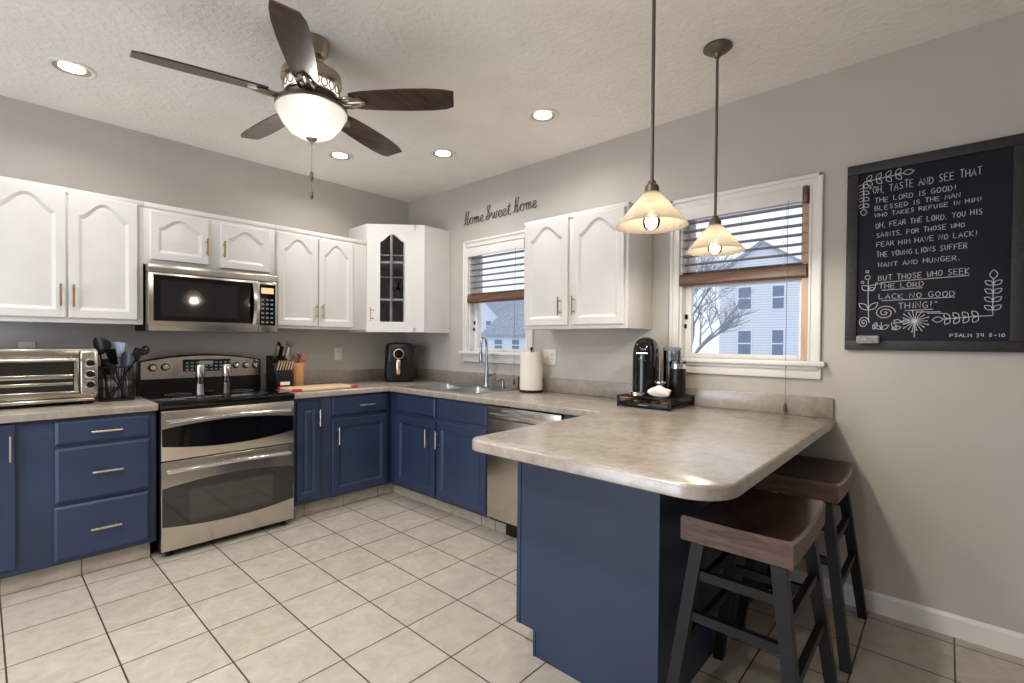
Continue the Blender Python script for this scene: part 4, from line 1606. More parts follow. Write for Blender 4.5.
# ---------------------------------------------------------------- paper towel
PTX, PTY = -0.135, -1.73
t = thing('paper_towel_holder', 'black countertop paper towel stand right of the sink', 'paper towel holder', (PTX, PTY, CTZ))
mb = MB()
mb.lathe([(0.088, 0.0005), (0.09, 0.006), (0.086, 0.014), (0.02, 0.017)], (PTX, PTY, CTZ), seg=32)
finish(mb, 'base', M_BLACKM, t)
mb = MB()
mb.tube([(PTX, PTY, CTZ + 0.014), (PTX, PTY, CTZ + 0.315)], 0.006, 10)
mb.ball((PTX, PTY, CTZ + 0.322), 0.011)
finish(mb, 'post', M_BLACKM, t)
mb = MB()
mb.tube([(PTX - 0.035, PTY + 0.092, CTZ + 0.012), (PTX - 0.035, PTY + 0.098, CTZ + 0.03), (PTX - 0.035, PTY + 0.096, CTZ + 0.11)], 0.005, 8)
finish(mb, 'tension_arm', M_BLACKM, t)
mb = MB()
R0 = 0.083
mb.lathe([(0.02, 0), (R0, 0), (R0, 0.279), (0.02, 0.279)], (PTX, PTY, CTZ + 0.0185), seg=48, caps=False)
mb.lathe([(0.02, 0), (0.02, 0.279)], (PTX, PTY, CTZ + 0.0185), seg=48, caps=False)
solo(mb, 'paper_towel_roll', M_PAPER, 'full white paper towel roll on the black stand', 'paper towel', (PTX, PTY, CTZ + 0.0185), smooth=40)

# ---------------------------------------------------------------- coffee corner
t = thing('pod_drawer', 'black wire coffee pod drawer on the peninsula counter under the coffee machine', 'pod drawer', (-0.2, -2.75, CTZ))
QX0, QX1, QY0, QY1 = -0.365, -0.035, -2.905, -2.59
QT = CTZ + 0.066
mb = MB()
for x in (QX0, QX1):
    for y in (QY0, QY1):
        mb.box(XY, x - 0.006, x + 0.006, y - 0.006, y + 0.006, CTZ + 0.0005, QT - 0.004, 0.001)
for q in (QY0, QY1):
    mb.box(XY, QX0 - 0.008, QX1 + 0.008, q - 0.008, q + 0.008, QT - 0.006, QT, 0.001)
for q in (QX0, QX1):
    mb.box(XY, q - 0.008, q + 0.008, QY0 + 0.008, QY1 - 0.008, QT - 0.006, QT, 0.001)
for k in range(1, 15):
    q = QX0 + (QX1 - QX0) * k / 15
    mb.box(XY, q - 0.0025, q + 0.0025, QY0 + 0.008, QY1 - 0.008, QT - 0.005, QT, 0)
mb.tube([(QX0, QY0, CTZ + 0.008), (QX1, QY0, CTZ + 0.008)], 0.003, 6)
mb.tube([(QX0, QY1, CTZ + 0.008), (QX1, QY1, CTZ + 0.008)], 0.003, 6)
mb.tube([(QX1, QY0, CTZ + 0.008), (QX1, QY1, CTZ + 0.008)], 0.003, 6)
finish(mb, 'frame', M_BLACK, t)
mb = MB()
mb.box(XY, QX0 + 0.006, QX1 - 0.01, QY0 + 0.009, QY1 - 0.009, CTZ + 0.006, CTZ + 0.010)
mb.box(XY, QX0 - 0.004, QX0 + 0.006, QY0 + 0.009, QY1 - 0.009, CTZ + 0.006, CTZ + 0.034, 0.001)
for y in (QY0 + 0.011, QY1 - 0.011):
    mb.tube([(QX0 + 0.005, y, CTZ + 0.03), (QX1 - 0.01, y, CTZ + 0.03)], 0.0025, 6)
dw = finish(mb, 'drawer', M_BLACK, t)
mb = MB()
mb.box(XY, QX0 - 0.0052, QX0 - 0.0038, (QY0 + QY1) / 2 - 0.03, (QY0 + QY1) / 2 + 0.03, CTZ + 0.016, CTZ + 0.023)
finish(mb, 'badge', M_GREYP, dw, 0)
M_POD = [mat('pod_brown', srgb(150, 96, 66), 0.35, 0.6), mat('pod_tan', srgb(196, 156, 112), 0.35, 0.6), mat('pod_dark', srgb(92, 66, 56), 0.35, 0.6)]
nm = ['bronze', 'tan', 'dark brown']
podmesh = None
for i in range(5):
    for j in range(2):
        p = Vector((QX0 + 0.045 + j * 0.07, QY1 - 0.045 - i * 0.056, CTZ + 0.0105))
        mb = MB()
        mb.lathe([(0.012, 0), (0.02, 0.004), (0.026, 0.026), (0.029, 0.027), (0.029, 0.029), (0.022, 0.034), (0.0, 0.036)], p, seg=18)
        row = 'front' if j == 0 else 'second'
        solo(mb, 'coffee_pod', M_POD[(i + j) % 3], '%s coffee pod, %s from the left in the %s row of the wire drawer' % (nm[(i + j) % 3], ORD[i], row), 'coffee pod', p, 'coffee pods in the wire drawer')

# coffee machine
MX, MY, MZ = -0.21, -2.685, QT + 0.001
CM = Fr((MX, MY, MZ), (0.25, -0.968, 0), (-0.968, -0.25, 0))
t = thing('coffee_machine', 'black dome-topped pod coffee machine standing on the wire pod drawer', 'coffee machine', (MX, MY, MZ))
mb = MB()
mb.loft([rrect(CM, 0.075, 0.10, 0.0, 0.04), rrect(CM, 0.075, 0.10, 0.012, 0.04)])
finish(mb, 'base', M_BLACK, t)
mb = MB()
lp = []
for c, s in ((0.012, 1), (0.20, 1), (0.24, 0.99), (0.27, 0.95), (0.296, 0.86), (0.317, 0.72), (0.331, 0.52), (0.339, 0.25)):
    lp.append(rrect(CM, 0.072 * s, 0.085 * s, c, 0.055 * s, bo=-0.005))
mb.loft(lp)
finish(mb, 'body', M_GLASSB, t, 50)
mb = MB()
lp = []
for c, s in ((0.012, 1.0), (0.255, 1.0), (0.283, 0.9), (0.305, 0.7)):
    lp.append(rrect(CM, 0.05 * s, 0.06 * s, c, 0.045 * s, bo=0.038))
mb.loft(lp)
finish(mb, 'brew_head', M_GLASSB, t, 50)
mb = MB()
mb.box(CM, -0.034, 0.030, 0.0975, 0.0992, 0.243, 0.248)
finish(mb, 'badge', M_CHROME, t, 0)
mb = MB()
mb.tube([CM(a, 0.0985, c) for a, c in ((-0.022, 0.203), (-0.016, 0.218), (-0.008, 0.226), (-0.006, 0.21), (0.004, 0.222), (0.012, 0.226), (0.012, 0.208), (0.018, 0.2))], 0.0015, 6)
finish(mb, 'emblem', M_CHROME, t)
mb = MB()
mb.tube([CM(0.0725 * cos(q), -0.005 + 0.086 * sin(q), 0.232) for q in [pi * k / 16 for k in range(17)]], 0.0025, 6)
finish(mb, 'trim_line', M_CHROME, t)
mb = MB()
mb.tube([CM(0.074, -0.02, 0.01), CM(0.076, -0.02, 0.2), CM(0.066, -0.02, 0.27)], 0.005, 8)
finish(mb, 'side_lever', M_CHROME, t)
mb = MB()
mb.lathe([(0.045, 0), (0.052, 0.004), (0.052, 0.022), (0.047, 0.024), (0.0, 0.022)], CM(-0.02, 0.115, 0.0), seg=24)
finish(mb, 'drip_tray', M_CHROME, t)
mb = MB()
mb.loft([rrect(CM, 0.05, 0.05, 0.012, 0.045, bo=-0.14), rrect(CM, 0.05, 0.05, 0.25, 0.045, bo=-0.14)])
# clear water tank to the right and behind
mb.bm.free()
mb = MB()
TKx, TKy = -0.105, -2.800
mb.lathe([(0.048, 0), (0.05, 0.01), (0.05, 0.262), (0.047, 0.262), (0.046, 0.012), (0.0, 0.008)], (TKx, TKy, MZ), seg=28)
tk = finish(mb, 'water_tank', M_CLEAR, t)
mb = MB()
mb.lathe([(0.053, 0.262), (0.054, 0.276), (0.045, 0.282), (0.0, 0.283)], (TKx, TKy, MZ), seg=28)
finish(mb, 'tank_lid', M_GREYP, tk)

t = thing('milk_frother', 'cylindrical black milk frother with clear lid at the right end of the pod drawer', 'milk frother', (-0.19, -2.872, MZ))
mb = MB()
mb.lathe([(0.044, 0), (0.047, 0.006), (0.0455, 0.155), (0.044, 0.16)], (-0.19, -2.872, MZ), seg=32)
finish(mb, 'jug', M_BLACK, t)
mb = MB()
mb.lathe([(0.0455, 0.16), (0.046, 0.187), (0.044, 0.187), (0.0435, 0.16)], (-0.19, -2.872, MZ), seg=32, caps=False)
finish(mb, 'band', M_CHROME, t)
mb = MB()
mb.lathe([(0.047, 0.187), (0.047, 0.203), (0.03, 0.208), (0.012, 0.209), (0.01, 0.215), (0.0, 0.215)], (-0.19, -2.872, MZ), seg=32)
finish(mb, 'lid', M_CLEAR, t)

t = thing('glass_cup', 'small clear glass cup with chrome rim between coffee machine and milk frother', 'cup', (-0.255, -2.800, MZ))
mb = MB()
mb.lathe([(0.025, 0), (0.034, 0.05), (0.038, 0.08), (0.035, 0.08), (0.031, 0.05), (0.0, 0.006)], (-0.255, -2.800, MZ), seg=24)
finish(mb, 'bowl', M_CLEAR, t)
mb = MB()
mb.lathe([(0.039, 0.076), (0.039, 0.084), (0.036, 0.084), (0.036, 0.076)], (-0.255, -2.800, MZ), seg=24, caps=False)
finish(mb, 'rim', M_CHROME, t)
# crumpled napkin
mb = MB()
rnd = random.Random(3)
NX, NY = -0.337, -2.835
loops = []
S14 = 18
for i in range(8):
    th = pi * (0.02 + 0.96 * i / 7)
    lp = []
    for k in range(S14):
        q = 2 * pi * k / S14
        r = sin(th) * (1 + 0.22 * sin(3 * q + i) + 0.12 * rnd.uniform(-1, 1))
        lp.append(Vector((NX + 0.027 * r * cos(q), NY + 0.064 * r * sin(q), MZ + 0.032 - 0.031 * cos(th) * (1 + 0.25 * sin(2 * q + 1) * (i > 3)))))
    loops.append(lp)
for l in loops:
    for v in l:
        v.z = max(v.z, MZ + 0.0005)
mb.loft(loops)
solo(mb, 'napkin', M_PAPER, 'crumpled white napkin at the front of the coffee machine', 'napkin', (NX, NY, MZ), smooth=60)

# ---------------------------------------------------------------- outlets
def outlet(fr, a, c, w, kind, label, name='wall_outlet'):
    t = thing(name, label, 'outlet', fr(a, 0, c))
    mb = MB()
    mb.box(fr, a - w / 2, a + w / 2, 0, 0.006, c - 0.058, c + 0.058, 0.0025)
    finish(mb, 'cover_plate', M_OUTLET, t)
    for i, k in enumerate(kind):
        ca = a + (i - (len(kind) - 1) / 2) * 0.046
        if k == 'o':
            for s in (-1, 1):
                mb = MB()
                mb.box(fr, ca - 0.016, ca + 0.016, 0.006, 0.008, c + s * 0.02 - 0.014, c + s * 0.02 + 0.014, 0.001, M_OUTLET)
                for e in (-1, 1):
                    mb.box(fr, ca + e * 0.006 - 0.0012, ca + e * 0.006 + 0.0012, 0.0078, 0.0084, c + s * 0.02 - 0.004, c + s * 0.02 + 0.006, 0, M_DARKSLOT)
                finish(mb, 'socket', M_OUTLET, t, 0)
        else:
            mb = MB()
            mb.box(fr, ca - 0.005, ca + 0.005, 0.006, 0.016, c - 0.006, c + 0.010, 0.001)
            finish(mb, 'toggle', M_OUTLET, t, 0)


outlet(LW, -0.745, 1.163, 0.072, 'o', 'white outlet on the range wall left of the air fryer')
outlet(RW, 1.80, 1.173, 0.118, 'so', 'white double plate with switch and outlet beside the paper towel', 'switch_plate')
outlet(LW, -2.70, 1.205, 0.072, 'o', 'white outlet on the wall just above the toaster oven')

# ---------------------------------------------------------------- bar stools
def stool(cx, cy, label):
    t = thing('bar_stool', label, 'stool', (cx, cy, 0), 'saddle stools at the peninsula')
    hl, hw, th = 0.240, 0.163, 0.080
    zt = 0.728
    n, mseg = 16, 6
    top, bot = [], []
    loops = []
    for i in range(n + 1):
        q = i / n * 2 - 1
        x = cx + q * hl
        dip = 0.022 * (1 - q * q) ** 1.0
        crown = 0.0
        e = 0.004
        zt_ = zt - dip
        zb_ = zt - th - dip * 0.35
        w = hw
        loops.append([Vector((x, cy - w, zb_ + e)), Vector((x, cy - w + e, zb_)), Vector((x, cy + w - e, zb_)), Vector((x, cy + w, zb_ + e)), Vector((x, cy + w, zt_ - 0.008)), Vector((x, cy + w - 0.008, zt_)),
                      Vector((x, cy + w * 0.5, zt_ - 0.002)), Vector((x, cy, zt_ - 0.003)), Vector((x, cy - w * 0.5, zt_ - 0.002)), Vector((x, cy - w + 0.008, zt_)), Vector((x, cy - w, zt_ - 0.008))])
    mb = MB()
    mb.loft(loops, True)
    bm = mb.bm
    bm.faces.ensure_lookup_table()
    i1 = mb.mi(M_SEAT)
    i2 = mb.mi(M_SEATEND)
    for f in bm.faces:
        f.normal_update()
        if abs(f.normal.x) > 0.8 or abs(f.normal.y) > 0.8:
            f.material_index = i2
    finish(mb, 'seat', M_SEAT, t, 40)
    legs = {}
    for sx in (-1, 1):
        for sy in (-1, 1):
            p = Vector((cx + sx * 0.252, cy + sy * 0.200, 0.0))
            q = Vector((cx + sx * 0.195, cy + sy * 0.118, zt - th - 0.012))
            legs[sx, sy] = (p, q)
            mb = MB()
            def ring(c, w, h):
                return [Vector((c.x + i * w / 2, c.y + j * h / 2, c.z)) for i, j in ((-1, -1), (1, -1), (1, 1), (-1, 1))]
            mb.loft([ring(p, 0.036, 0.036), ring(q, 0.040, 0.040)])
            finish(mb, 'leg', M_LEG, t, 20)
    def at(l, z):
        p, q = legs[l]
        return p.lerp(q, z / q.z)
    for za, zb, pairs in ((0.535, 0.40, (((-1, -1), (-1, 1)), ((1, -1), (1, 1)))), (0.47, 0.30, (((-1, -1), (1, -1)), ((-1, 1), (1, 1))))):
        for A, B in pairs:
            for z in (za, zb):
                mb = MB()
                mb.bar(at(A, z), at(B, z), 0.022, 0.030)
                finish(mb, 'rung', M_LEG, t, 20)
    return t


stool(-1.113, -3.548, 'dark wood saddle stool with black legs nearest the peninsula end panel')
stool(-0.350, -3.548, 'dark wood saddle stool with black legs next to the wall under the chalkboard side')

# ---------------------------------------------------------------- pendants
def pendant(x, y, label):
    t = thing('pendant_light', label, 'pendant light', (x, y, H), 'cone glass pendants over the peninsula')
    zb = 1.717
    mb = MB()
    mb.lathe([(0.062, 0), (0.064, -0.008), (0.056, -0.014), (0.05, -0.02), (0.036, -0.026), (0.02, -0.034), (0.012, -0.05), (0.0, -0.05)], (x, y, H), seg=32)
    finish(mb, 'canopy', M_PENDM, t)
    mb = MB()
    mb.tube([(x, y, H - 0.045), (x, y, zb + 0.16)], 0.0065, 12)
    finish(mb, 'rod', M_PENDM, t)
    mb = MB()
    mb.lathe([(0.006, 0.17), (0.014, 0.164), (0.016, 0.153), (0.024, 0.148), (0.027, 0.133), (0.026, 0.118), (0.018, 0.116), (0.016, 0.08)], (x, y, zb), seg=24)
    finish(mb, 'socket', M_PENDM, t)
    mb = MB()
    pr = [(0.026, 0.140), (0.034, 0.130), (0.06, 0.097), (0.09, 0.056), (0.115, 0.022), (0.128, 0.004), (0.130, 0.0), (0.127, 0.001), (0.113, 0.020), (0.088, 0.053), (0.058, 0.094), (0.033, 0.126), (0.024, 0.136)]
    pr = [(r_, z_ * 0.9) for r_, z_ in pr]
    mb.lathe(pr, (x, y, zb), seg=56, caps=False)
    finish(mb, 'shade', M_PSHADE, t, 50)
    mb = MB()
    mb.lathe([(0.012, 0.085), (0.014, 0.07), (0.026, 0.045), (0.032, 0.02), (0.028, -0.002), (0.014, -0.012), (0.0, -0.014)], (x, y, zb), seg=24)
    b = finish(mb, 'bulb', M_BULBG, t, 50)
    mb = MB()
    mb.lathe([(0.003, 0.06), (0.007, 0.045), (0.009, 0.022), (0.006, 0.008), (0.0, 0.006)], (x, y, zb), seg=14)
    finish(mb, 'filament', M_BULB, b, 50)
    lamp('pendant_lamp', 'POINT', (x, y, zb + 0.02), P_PEND, WARM, 0.03, parent=t)


pendant(-1.232, -3.21, 'cone glass pendant lamp hanging nearest the camera end of the peninsula')
pendant(-0.580, -3.21, 'cone glass pendant lamp hanging in front of the window by the chalkboard')

# ---------------------------------------------------------------- ceiling fan
FX, FY = -1.852, -1.822
t = thing('ceiling_fan', 'five blade brown ceiling fan with lit alabaster bowl', 'ceiling fan', (FX, FY, H))
mb = MB()
mb.lathe([(0.075, 0), (0.078, -0.01), (0.074, -0.02), (0.07, -0.05), (0.055, -0.072), (0.03, -0.08), (0.014, -0.082)], (FX, FY, H), seg=32)
finish(mb, 'canopy', M_NICKEL, t)
mb = MB()
mb.tube([(FX, FY, H - 0.08), (FX, FY, 2.54)], 0.013, 14)
finish(mb, 'downrod', M_NICKEL, t)
mb = MB()
mb.lathe([(0.013, 2.565), (0.03, 2.56), (0.045, 2.548), (0.10, 2.535), (0.128, 2.515), (0.132, 2.475), (0.118, 2.462)], (FX, FY, 0), seg=40)
finish(mb, 'motor_housing', M_NICKEL, t)
mb = MB()
mb.lathe([(0.112, 2.465), (0.118, 2.44), (0.104, 2.42)], (FX, FY, 0), seg=40)
finish(mb, 'light_band', M_BANDLIT, t)
mb = MB()
for k in range(20):
    an = 2 * pi * k / 20
    c = Vector((FX + 0.120 * cos(an), FY + 0.120 * sin(an), 2.443))
    tg = Vector((-sin(an), cos(an), 0))
    mb.tube([c + tg * (0.015 * cos(2 * pi * j / 10)) + Vector((0, 0, 0.019 * sin(2 * pi * j / 10))) for j in range(10)], 0.0028, 6, closed=True)
mb.tube([(FX + 0.121 * cos(2 * pi * k / 40), FY + 0.121 * sin(2 * pi * k / 40), 2.464) for k in range(40)], 0.005, 6, closed=True)
mb.tube([(FX + 0.112 * cos(2 * pi * k / 40), FY + 0.112 * sin(2 * pi * k / 40), 2.420) for k in range(40)], 0.005, 6, closed=True)
finish(mb, 'filigree', M_NICKEL, t)
mb = MB()
mb.lathe([(0.06, 2.425), (0.108, 2.42), (0.115, 2.405), (0.105, 2.39), (0.09, 2.375), (0.14, 2.37), (0.157, 2.365), (0.158, 2.352), (0.15, 2.35)], (FX, FY, 0), seg=40)
finish(mb, 'light_fitter', M_PENDM, t)
mb = MB()
mb.lathe([(0.150, 2.352), (0.156, 2.344), (0.154, 2.334), (0.145, 2.318), (0.128, 2.285), (0.098, 2.250), (0.06, 2.229), (0.02, 2.222), (0.02, 2.226), (0.058, 2.233), (0.095, 2.254), (0.124, 2.288), (0.141, 2.320), (0.147, 2.350)], (FX, FY, 0), seg=48, caps=False)
finish(mb, 'glass_bowl', M_BOWL, t, 50)
mb = MB()
mb.lathe([(0.022, 2.226), (0.026, 2.221), (0.018, 2.212), (0.006, 2.206), (0.007, 2.2), (0.003, 2.193), (0.0, 2.19)], (FX, FY, 0), seg=18)
finish(mb, 'finial', M_NICKEL, t)
BZF = 2.393
for k in range(5):
    an = radians(21.5 + 72 * k)
    er = Vector((cos(an), sin(an), 0))
    et = Vector((-sin(an), cos(an), 0))
    pit = radians(-13)
    ev = et * cos(pit) + Vector((0, 0, sin(pit)))
    nn = er.cross(ev)
    c0 = Vector((FX, FY, BZF))
    prof = [(0.185, 0.046), (0.24, 0.056), (0.33, 0.063), (0.45, 0.068), (0.55, 0.067), (0.62, 0.060)]
    tip = [(0.655, 0.044), (0.668, -0.035)]
    upper = [(r, w) for r, w in prof] + tip[:1]
    lower = [(r, -w) for r, w in prof] + [(0.668, -0.048)]
    poly = upper + lower[::-1]
    mb = MB()
    mb.prism([c0 + er * r + ev * w - nn * 0.003 for r, w in poly], nn * 0.007)
    bl = finish(mb, 'blade', M_BLADE, t, 20)
    mb = MB()
    pts = [(0.105, 0.0, 0.012), (0.14, 0.0, -0.006), (0.185, 0.0, -0.010), (0.235, 0.0, -0.010)]
    for s in (-1, 1):
        mb.tube([c0 + er * 0.105 + et * s * 0.012 + Vector((0, 0, 0.014)), c0 + er * 0.14 + ev * s * 0.028 - nn * 0.012, c0 + er * 0.18 + ev * s * 0.034 - nn * 0.010, c0 + er * 0.225 + ev * s * 0.018 - nn * 0.009, c0 + er * 0.25 - nn * 0.008], 0.0075, 8)
    mb.tube([c0 + er * 0.105 + Vector((0, 0, 0.012)), c0 + er * 0.16 - nn * 0.012, c0 + er * 0.25 - nn * 0.009], 0.008, 8)
    mb.prism([c0 + er * r + ev * w - nn * 0.0105 for r, w in ((0.18, 0.025), (0.23, 0.03), (0.262, 0.0), (0.23, -0.03), (0.18, -0.025))], nn * 0.007)
    finish(mb, 'blade_bracket', M_NICKEL, bl)
for dx, zf, ln in ((-0.012, 2.02, 0.05), (0.012, 1.945, 0.04)):
    mb = MB()
    mb.tube([(FX + dx * 0.5, FY + dx, 2.20), (FX + dx * 0.5, FY + dx, zf + ln)], 0.0011, 5)
    ch = finish(mb, 'pull_chain', M_PENDM, t)
    mb = MB()
    mb.lathe([(0.002, ln), (0.008, ln * 0.75), (0.0085, ln * 0.3), (0.004, 0.0)], (FX + dx * 0.5, FY + dx, zf), seg=12)
    finish(mb, 'fob', M_PENDM, ch)
lamp('fan_lamp', 'POINT', (FX, FY, 2.30), P_FAN, WARM, 0.06, parent=t)


# ---------------------------------------------------------------- recessed lights
def can_light(x, y, label, power):
    t = thing('recessed_light', label, 'ceiling light', (x, y, H), 'lit recessed ceiling lights')
    mb = MB()
    mb.lathe([(0.098, 0), (0.098, -0.005), (0.09, -0.010), (0.080, -0.009), (0.074, -0.006)], (x, y, H), seg=36, caps=False)
    finish(mb, 'trim_ring', M_TRIM, t)
    mb = MB()
    mb.lathe([(0.076, -0.007), (0.066, -0.004), (0.050, -0.001)], (x, y, H), seg=36, caps=False)
    finish(mb, 'baffle', M_BAFFLE, t)
    mb = MB()
    mb.lathe([(0.054, -0.0015), (0.04, -0.004), (0.0, -0.005)], (x, y, H), seg=32, caps=False)
    finish(mb, 'lens', M_CANLIT, t)
    lamp('recessed_lamp', 'AREA', (x, y, H - 0.012), power, WARM, 0.12, (0, 0, 0), radians(150), parent=t)


can_light(-2.566, -0.683, 'lit round recessed ceiling light at far left above the white cabinets', P_CAN)
can_light(-1.073, -0.631, 'lit round recessed ceiling light just right of the fan chain near the back corner', P_CAN)
can_light(-0.593, -1.247, 'lit round recessed ceiling light nearest the back corner above the sink', P_CAN)
can_light(-0.582, -2.176, 'lit round recessed ceiling light above the cabinet between the windows', P_CAN)
for i, (x, y) in enumerate(((-3.9, -1.9), (-4.2, -3.4), (-2.75, -2.85))):  # cans added out of view to fill the room with light
    can_light(x, y, ('added recessed fill light by the made-up garden door, out of view', 'added recessed fill light in the middle of the rear room, out of view', 'added recessed fill light above the open floor before the range, out of view')[i], P_REARFILL)

# ---------------------------------------------------------------- chalkboard
FONT = {
 'A': [[(0, 0), (.5, 1), (1, 0)], [(.2, .38), (.8, .38)]],
 'B': [[(0, 0), (0, 1), (.7, .95), (.8, .75), (.6, .55), (0, .52)], [(.6, .55), (.95, .35), (.8, .05), (0, 0)]],
 'C': [[(.95, .85), (.6, 1), (.2, .85), (.02, .5), (.2, .12), (.6, 0), (.95, .15)]],
 'D': [[(0, 0), (0, 1), (.6, .9), (.95, .5), (.7, .1), (0, 0)]],
 'E': [[(.9, 1), (0, 1), (0, 0), (.95, 0)], [(0, .52), (.75, .52)]],
 'F': [[(.95, 1), (0, 1), (0, 0)], [(0, .52), (.75, .52)]],
 'G': [[(.9, .88), (.55, 1), (.15, .82), (.03, .45), (.25, .08), (.65, 0), (.95, .2), (.95, .45), (.55, .45)]],
 'H': [[(0, 0), (0, 1)], [(.95, 0), (.95, 1)], [(0, .5), (.95, .5)]],
 'I': [[(.5, 0), (.5, 1)]],
 'K': [[(0, 0), (0, 1)], [(.85, 1), (0, .45), (.95, 0)]],
 'L': [[(0, 1), (0, 0), (.85, 0)]],
 'M': [[(0, 0), (.1, 1), (.5, .35), (.9, 1), (1, 0)]],
 'N': [[(0, 0), (0, 1), (.9, 0), (.9, 1)]],
 'O': [[(.5, 1), (.12, .8), (.02, .45), (.25, .05), (.6, .02), (.95, .35), (.88, .8), (.5, 1)]],
 'P': [[(0, 0), (0, 1), (.7, .95), (.85, .7), (.6, .5), (0, .48)]],
 'R': [[(0, 0), (0, 1), (.7, .95), (.82, .7), (.55, .5), (0, .48)], [(.4, .48), (.95, 0)]],
 'S': [[(.88, .88), (.5, 1), (.12, .8), (.3, .56), (.75, .42), (.88, .2), (.5, 0), (.05, .12)]],
 'T': [[(0, 1), (1, 1)], [(.5, 1), (.5, 0)]],
 'U': [[(0, 1), (.05, .25), (.4, 0), (.8, .2), (.9, 1)]],
 'V': [[(0, 1), (.45, 0), (.95, 1)]],
 'W': [[(0, 1), (.22, 0), (.5, .7), (.78, 0), (1, 1)]],
 'Y': [[(0, 1), (.5, .5), (1, 1)], [(.5, .5), (.45, 0)]],
 '0': [[(.5, 1), (.1, .7), (.15, .2), (.5, 0), (.9, .3), (.85, .8), (.5, 1)]],
 '1': [[(.5, 0), (.5, 1)]],
 '3': [[(.1, .9), (.6, 1), (.85, .75), (.4, .52), (.9, .3), (.6, 0), (.1, .1)]],
 '4': [[(.15, 1), (.1, .45), (.85, .45)], [(.75, 1), (.7, 0)]],
 '8': [[(.5, .5), (.15, .75), (.5, 1), (.85, .75), (.5, .5), (.1, .25), (.5, 0), (.9, .25), (.5, .5)]],
 ',': [[(.3, .08), (.15, -.15)]], '.': [[(.3, 0), (.35, .06)]], '!': [[(.5, 1), (.4, .3)], [(.36, .08), (.36, 0)]],
 '"': [[(.3, 1.05), (.2, .8)], [(.65, 1.05), (.55, .8)]], '-': [[(.15, .45), (.85, .45)]], ' ': [],
}
NARROW = {'I': .45, ',': .5, '.': .5, '!': .6, '"': .7, ' ': .62, '1': .5}


def chalk_line(mb, P, text, a0, a1, z0, h, r, slope=0.0, rnd=random.Random(11)):
    adv = [NARROW.get(ch, 1.0) for ch in text]
    gap = 0.34
    tot = sum(adv) + gap * (len(text) - 1)
    u = (a1 - a0) / tot
    x = a0
    for ch, ad in zip(text, adv):
        jz = rnd.uniform(-.07, .07) * h
        js = rnd.uniform(.92, 1.08)
        for st in FONT.get(ch, []):
            w = u if ad >= 1 else u * max(ad, .6)
            pts = [P(x + px * w, z0 + jz + pz * h * js + slope * (x + px * w - a0)) for px, pz in st]
            mb.tube(pts, r, 5)
        x += (ad + gap) * u


t = thing('chalkboard', 'large black framed chalkboard with a handwritten verse on the right wall', 'chalkboard', RW(3.95, 0, 1.71))
B0, B1, C0, C1 = 3.648, 4.262, 1.262, 2.160
fwid = 0.046
mb = MB()
mb.box(RW, B0 + fwid - 0.01, B1 - fwid + 0.01, 0.003, 0.014, C0 + fwid - 0.01, C1 - fwid + 0.01)
finish(mb, 'slate', M_BOARD, t, 0)
mb = MB()
for a0, a1, c0, c1 in ((B0, B1, C1 - fwid, C1), (B0, B1, C0, C0 + fwid), (B0, B0 + fwid, C0 + fwid, C1 - fwid), (B1 - fwid, B1, C0 + fwid, C1 - fwid)):
    mb.box(RW, a0, a1, 0.001, 0.026, c0, c1, 0.003)
finish(mb, 'frame', M_BFRAME, t)
PB = lambda a, z: RW(a, 0.0145, z)
mb = MB()
lines = [('"OH, TASTE AND SEE THAT', 3.735, 4.124, 2.010, 0.033, .03), ('THE LORD IS GOOD!', 3.757, 4.045, 1.964, .023, .03), ('BLESSED IS THE MAN', 3.758, 4.058, 1.928, .020, .03),
         ('WHO TAKES REFUGE IN HIM!', 3.758, 4.126, 1.896, .018, .03), ('OH, FEAR THE LORD, YOU HIS', 3.762, 4.128, 1.844, .023, .02), ('SAINTS, FOR THOSE WHO', 3.766, 4.073, 1.799, .021, .02),
         ('FEAR HIM HAVE NO LACK!', 3.767, 4.115, 1.754, .022, .02), ('THE YOUNG LIONS SUFFER', 3.767, 4.083, 1.705, .023, .02), ('WANT AND HUNGER,', 3.774, 4.062, 1.657, .021, .02),
         ('BUT THOSE WHO SEEK', 3.776, 4.092, 1.593, .025, .02), ('THE LORD', 3.779, 3.942, 1.555, .023, .0), ('LACK NO GOOD', 3.780, 4.047, 1.505, .023, .0), ('THING!"', 3.853, 3.992, 1.456, .028, .02), ('PSALM 34 8-10', 4.033, 4.204, 1.325, .015, .0)]
for tx, a0, a1, z0, h, sl in lines:
    mb = MB()
    chalk_line(mb, PB, tx, a0, a1, z0, h, 0.00135, sl)
    finish(mb, 'verse_line', M_CHALKW, t, 0)
mb = MB()
for a0, z0, a1, z1 in ((3.785, 1.584, 4.09, 1.592), (3.79, 1.547, 3.937, 1.549), (3.79, 1.497, 4.047, 1.501), (3.875, 1.447, 3.975, 1.450), (3.92, 1.439, 4.0, 1.438), (3.955, 1.433, 4.008, 1.431)):
    mb.tube([PB(a0, z0), PB(a1, z1)], 0.0015, 5)
finish(mb, 'underlines', M_CHALKW, t, 0)
mb = MB()
def leafloop(mb, a, z, ang, L, w):
    pts = []
    for k in range(13):
        s_ = k / 12
        if s_ <= 0.5:
            q = s_ * 2
            x, y = q * L, w * sin(pi * q)
        else:
            q = 2 - s_ * 2
            x, y = q * L, -w * sin(pi * q)
        pts.append(PB(a + x * cos(ang) - y * sin(ang), z + x * sin(ang) + y * cos(ang)))
    mb.tube(pts, 0.0016, 5)
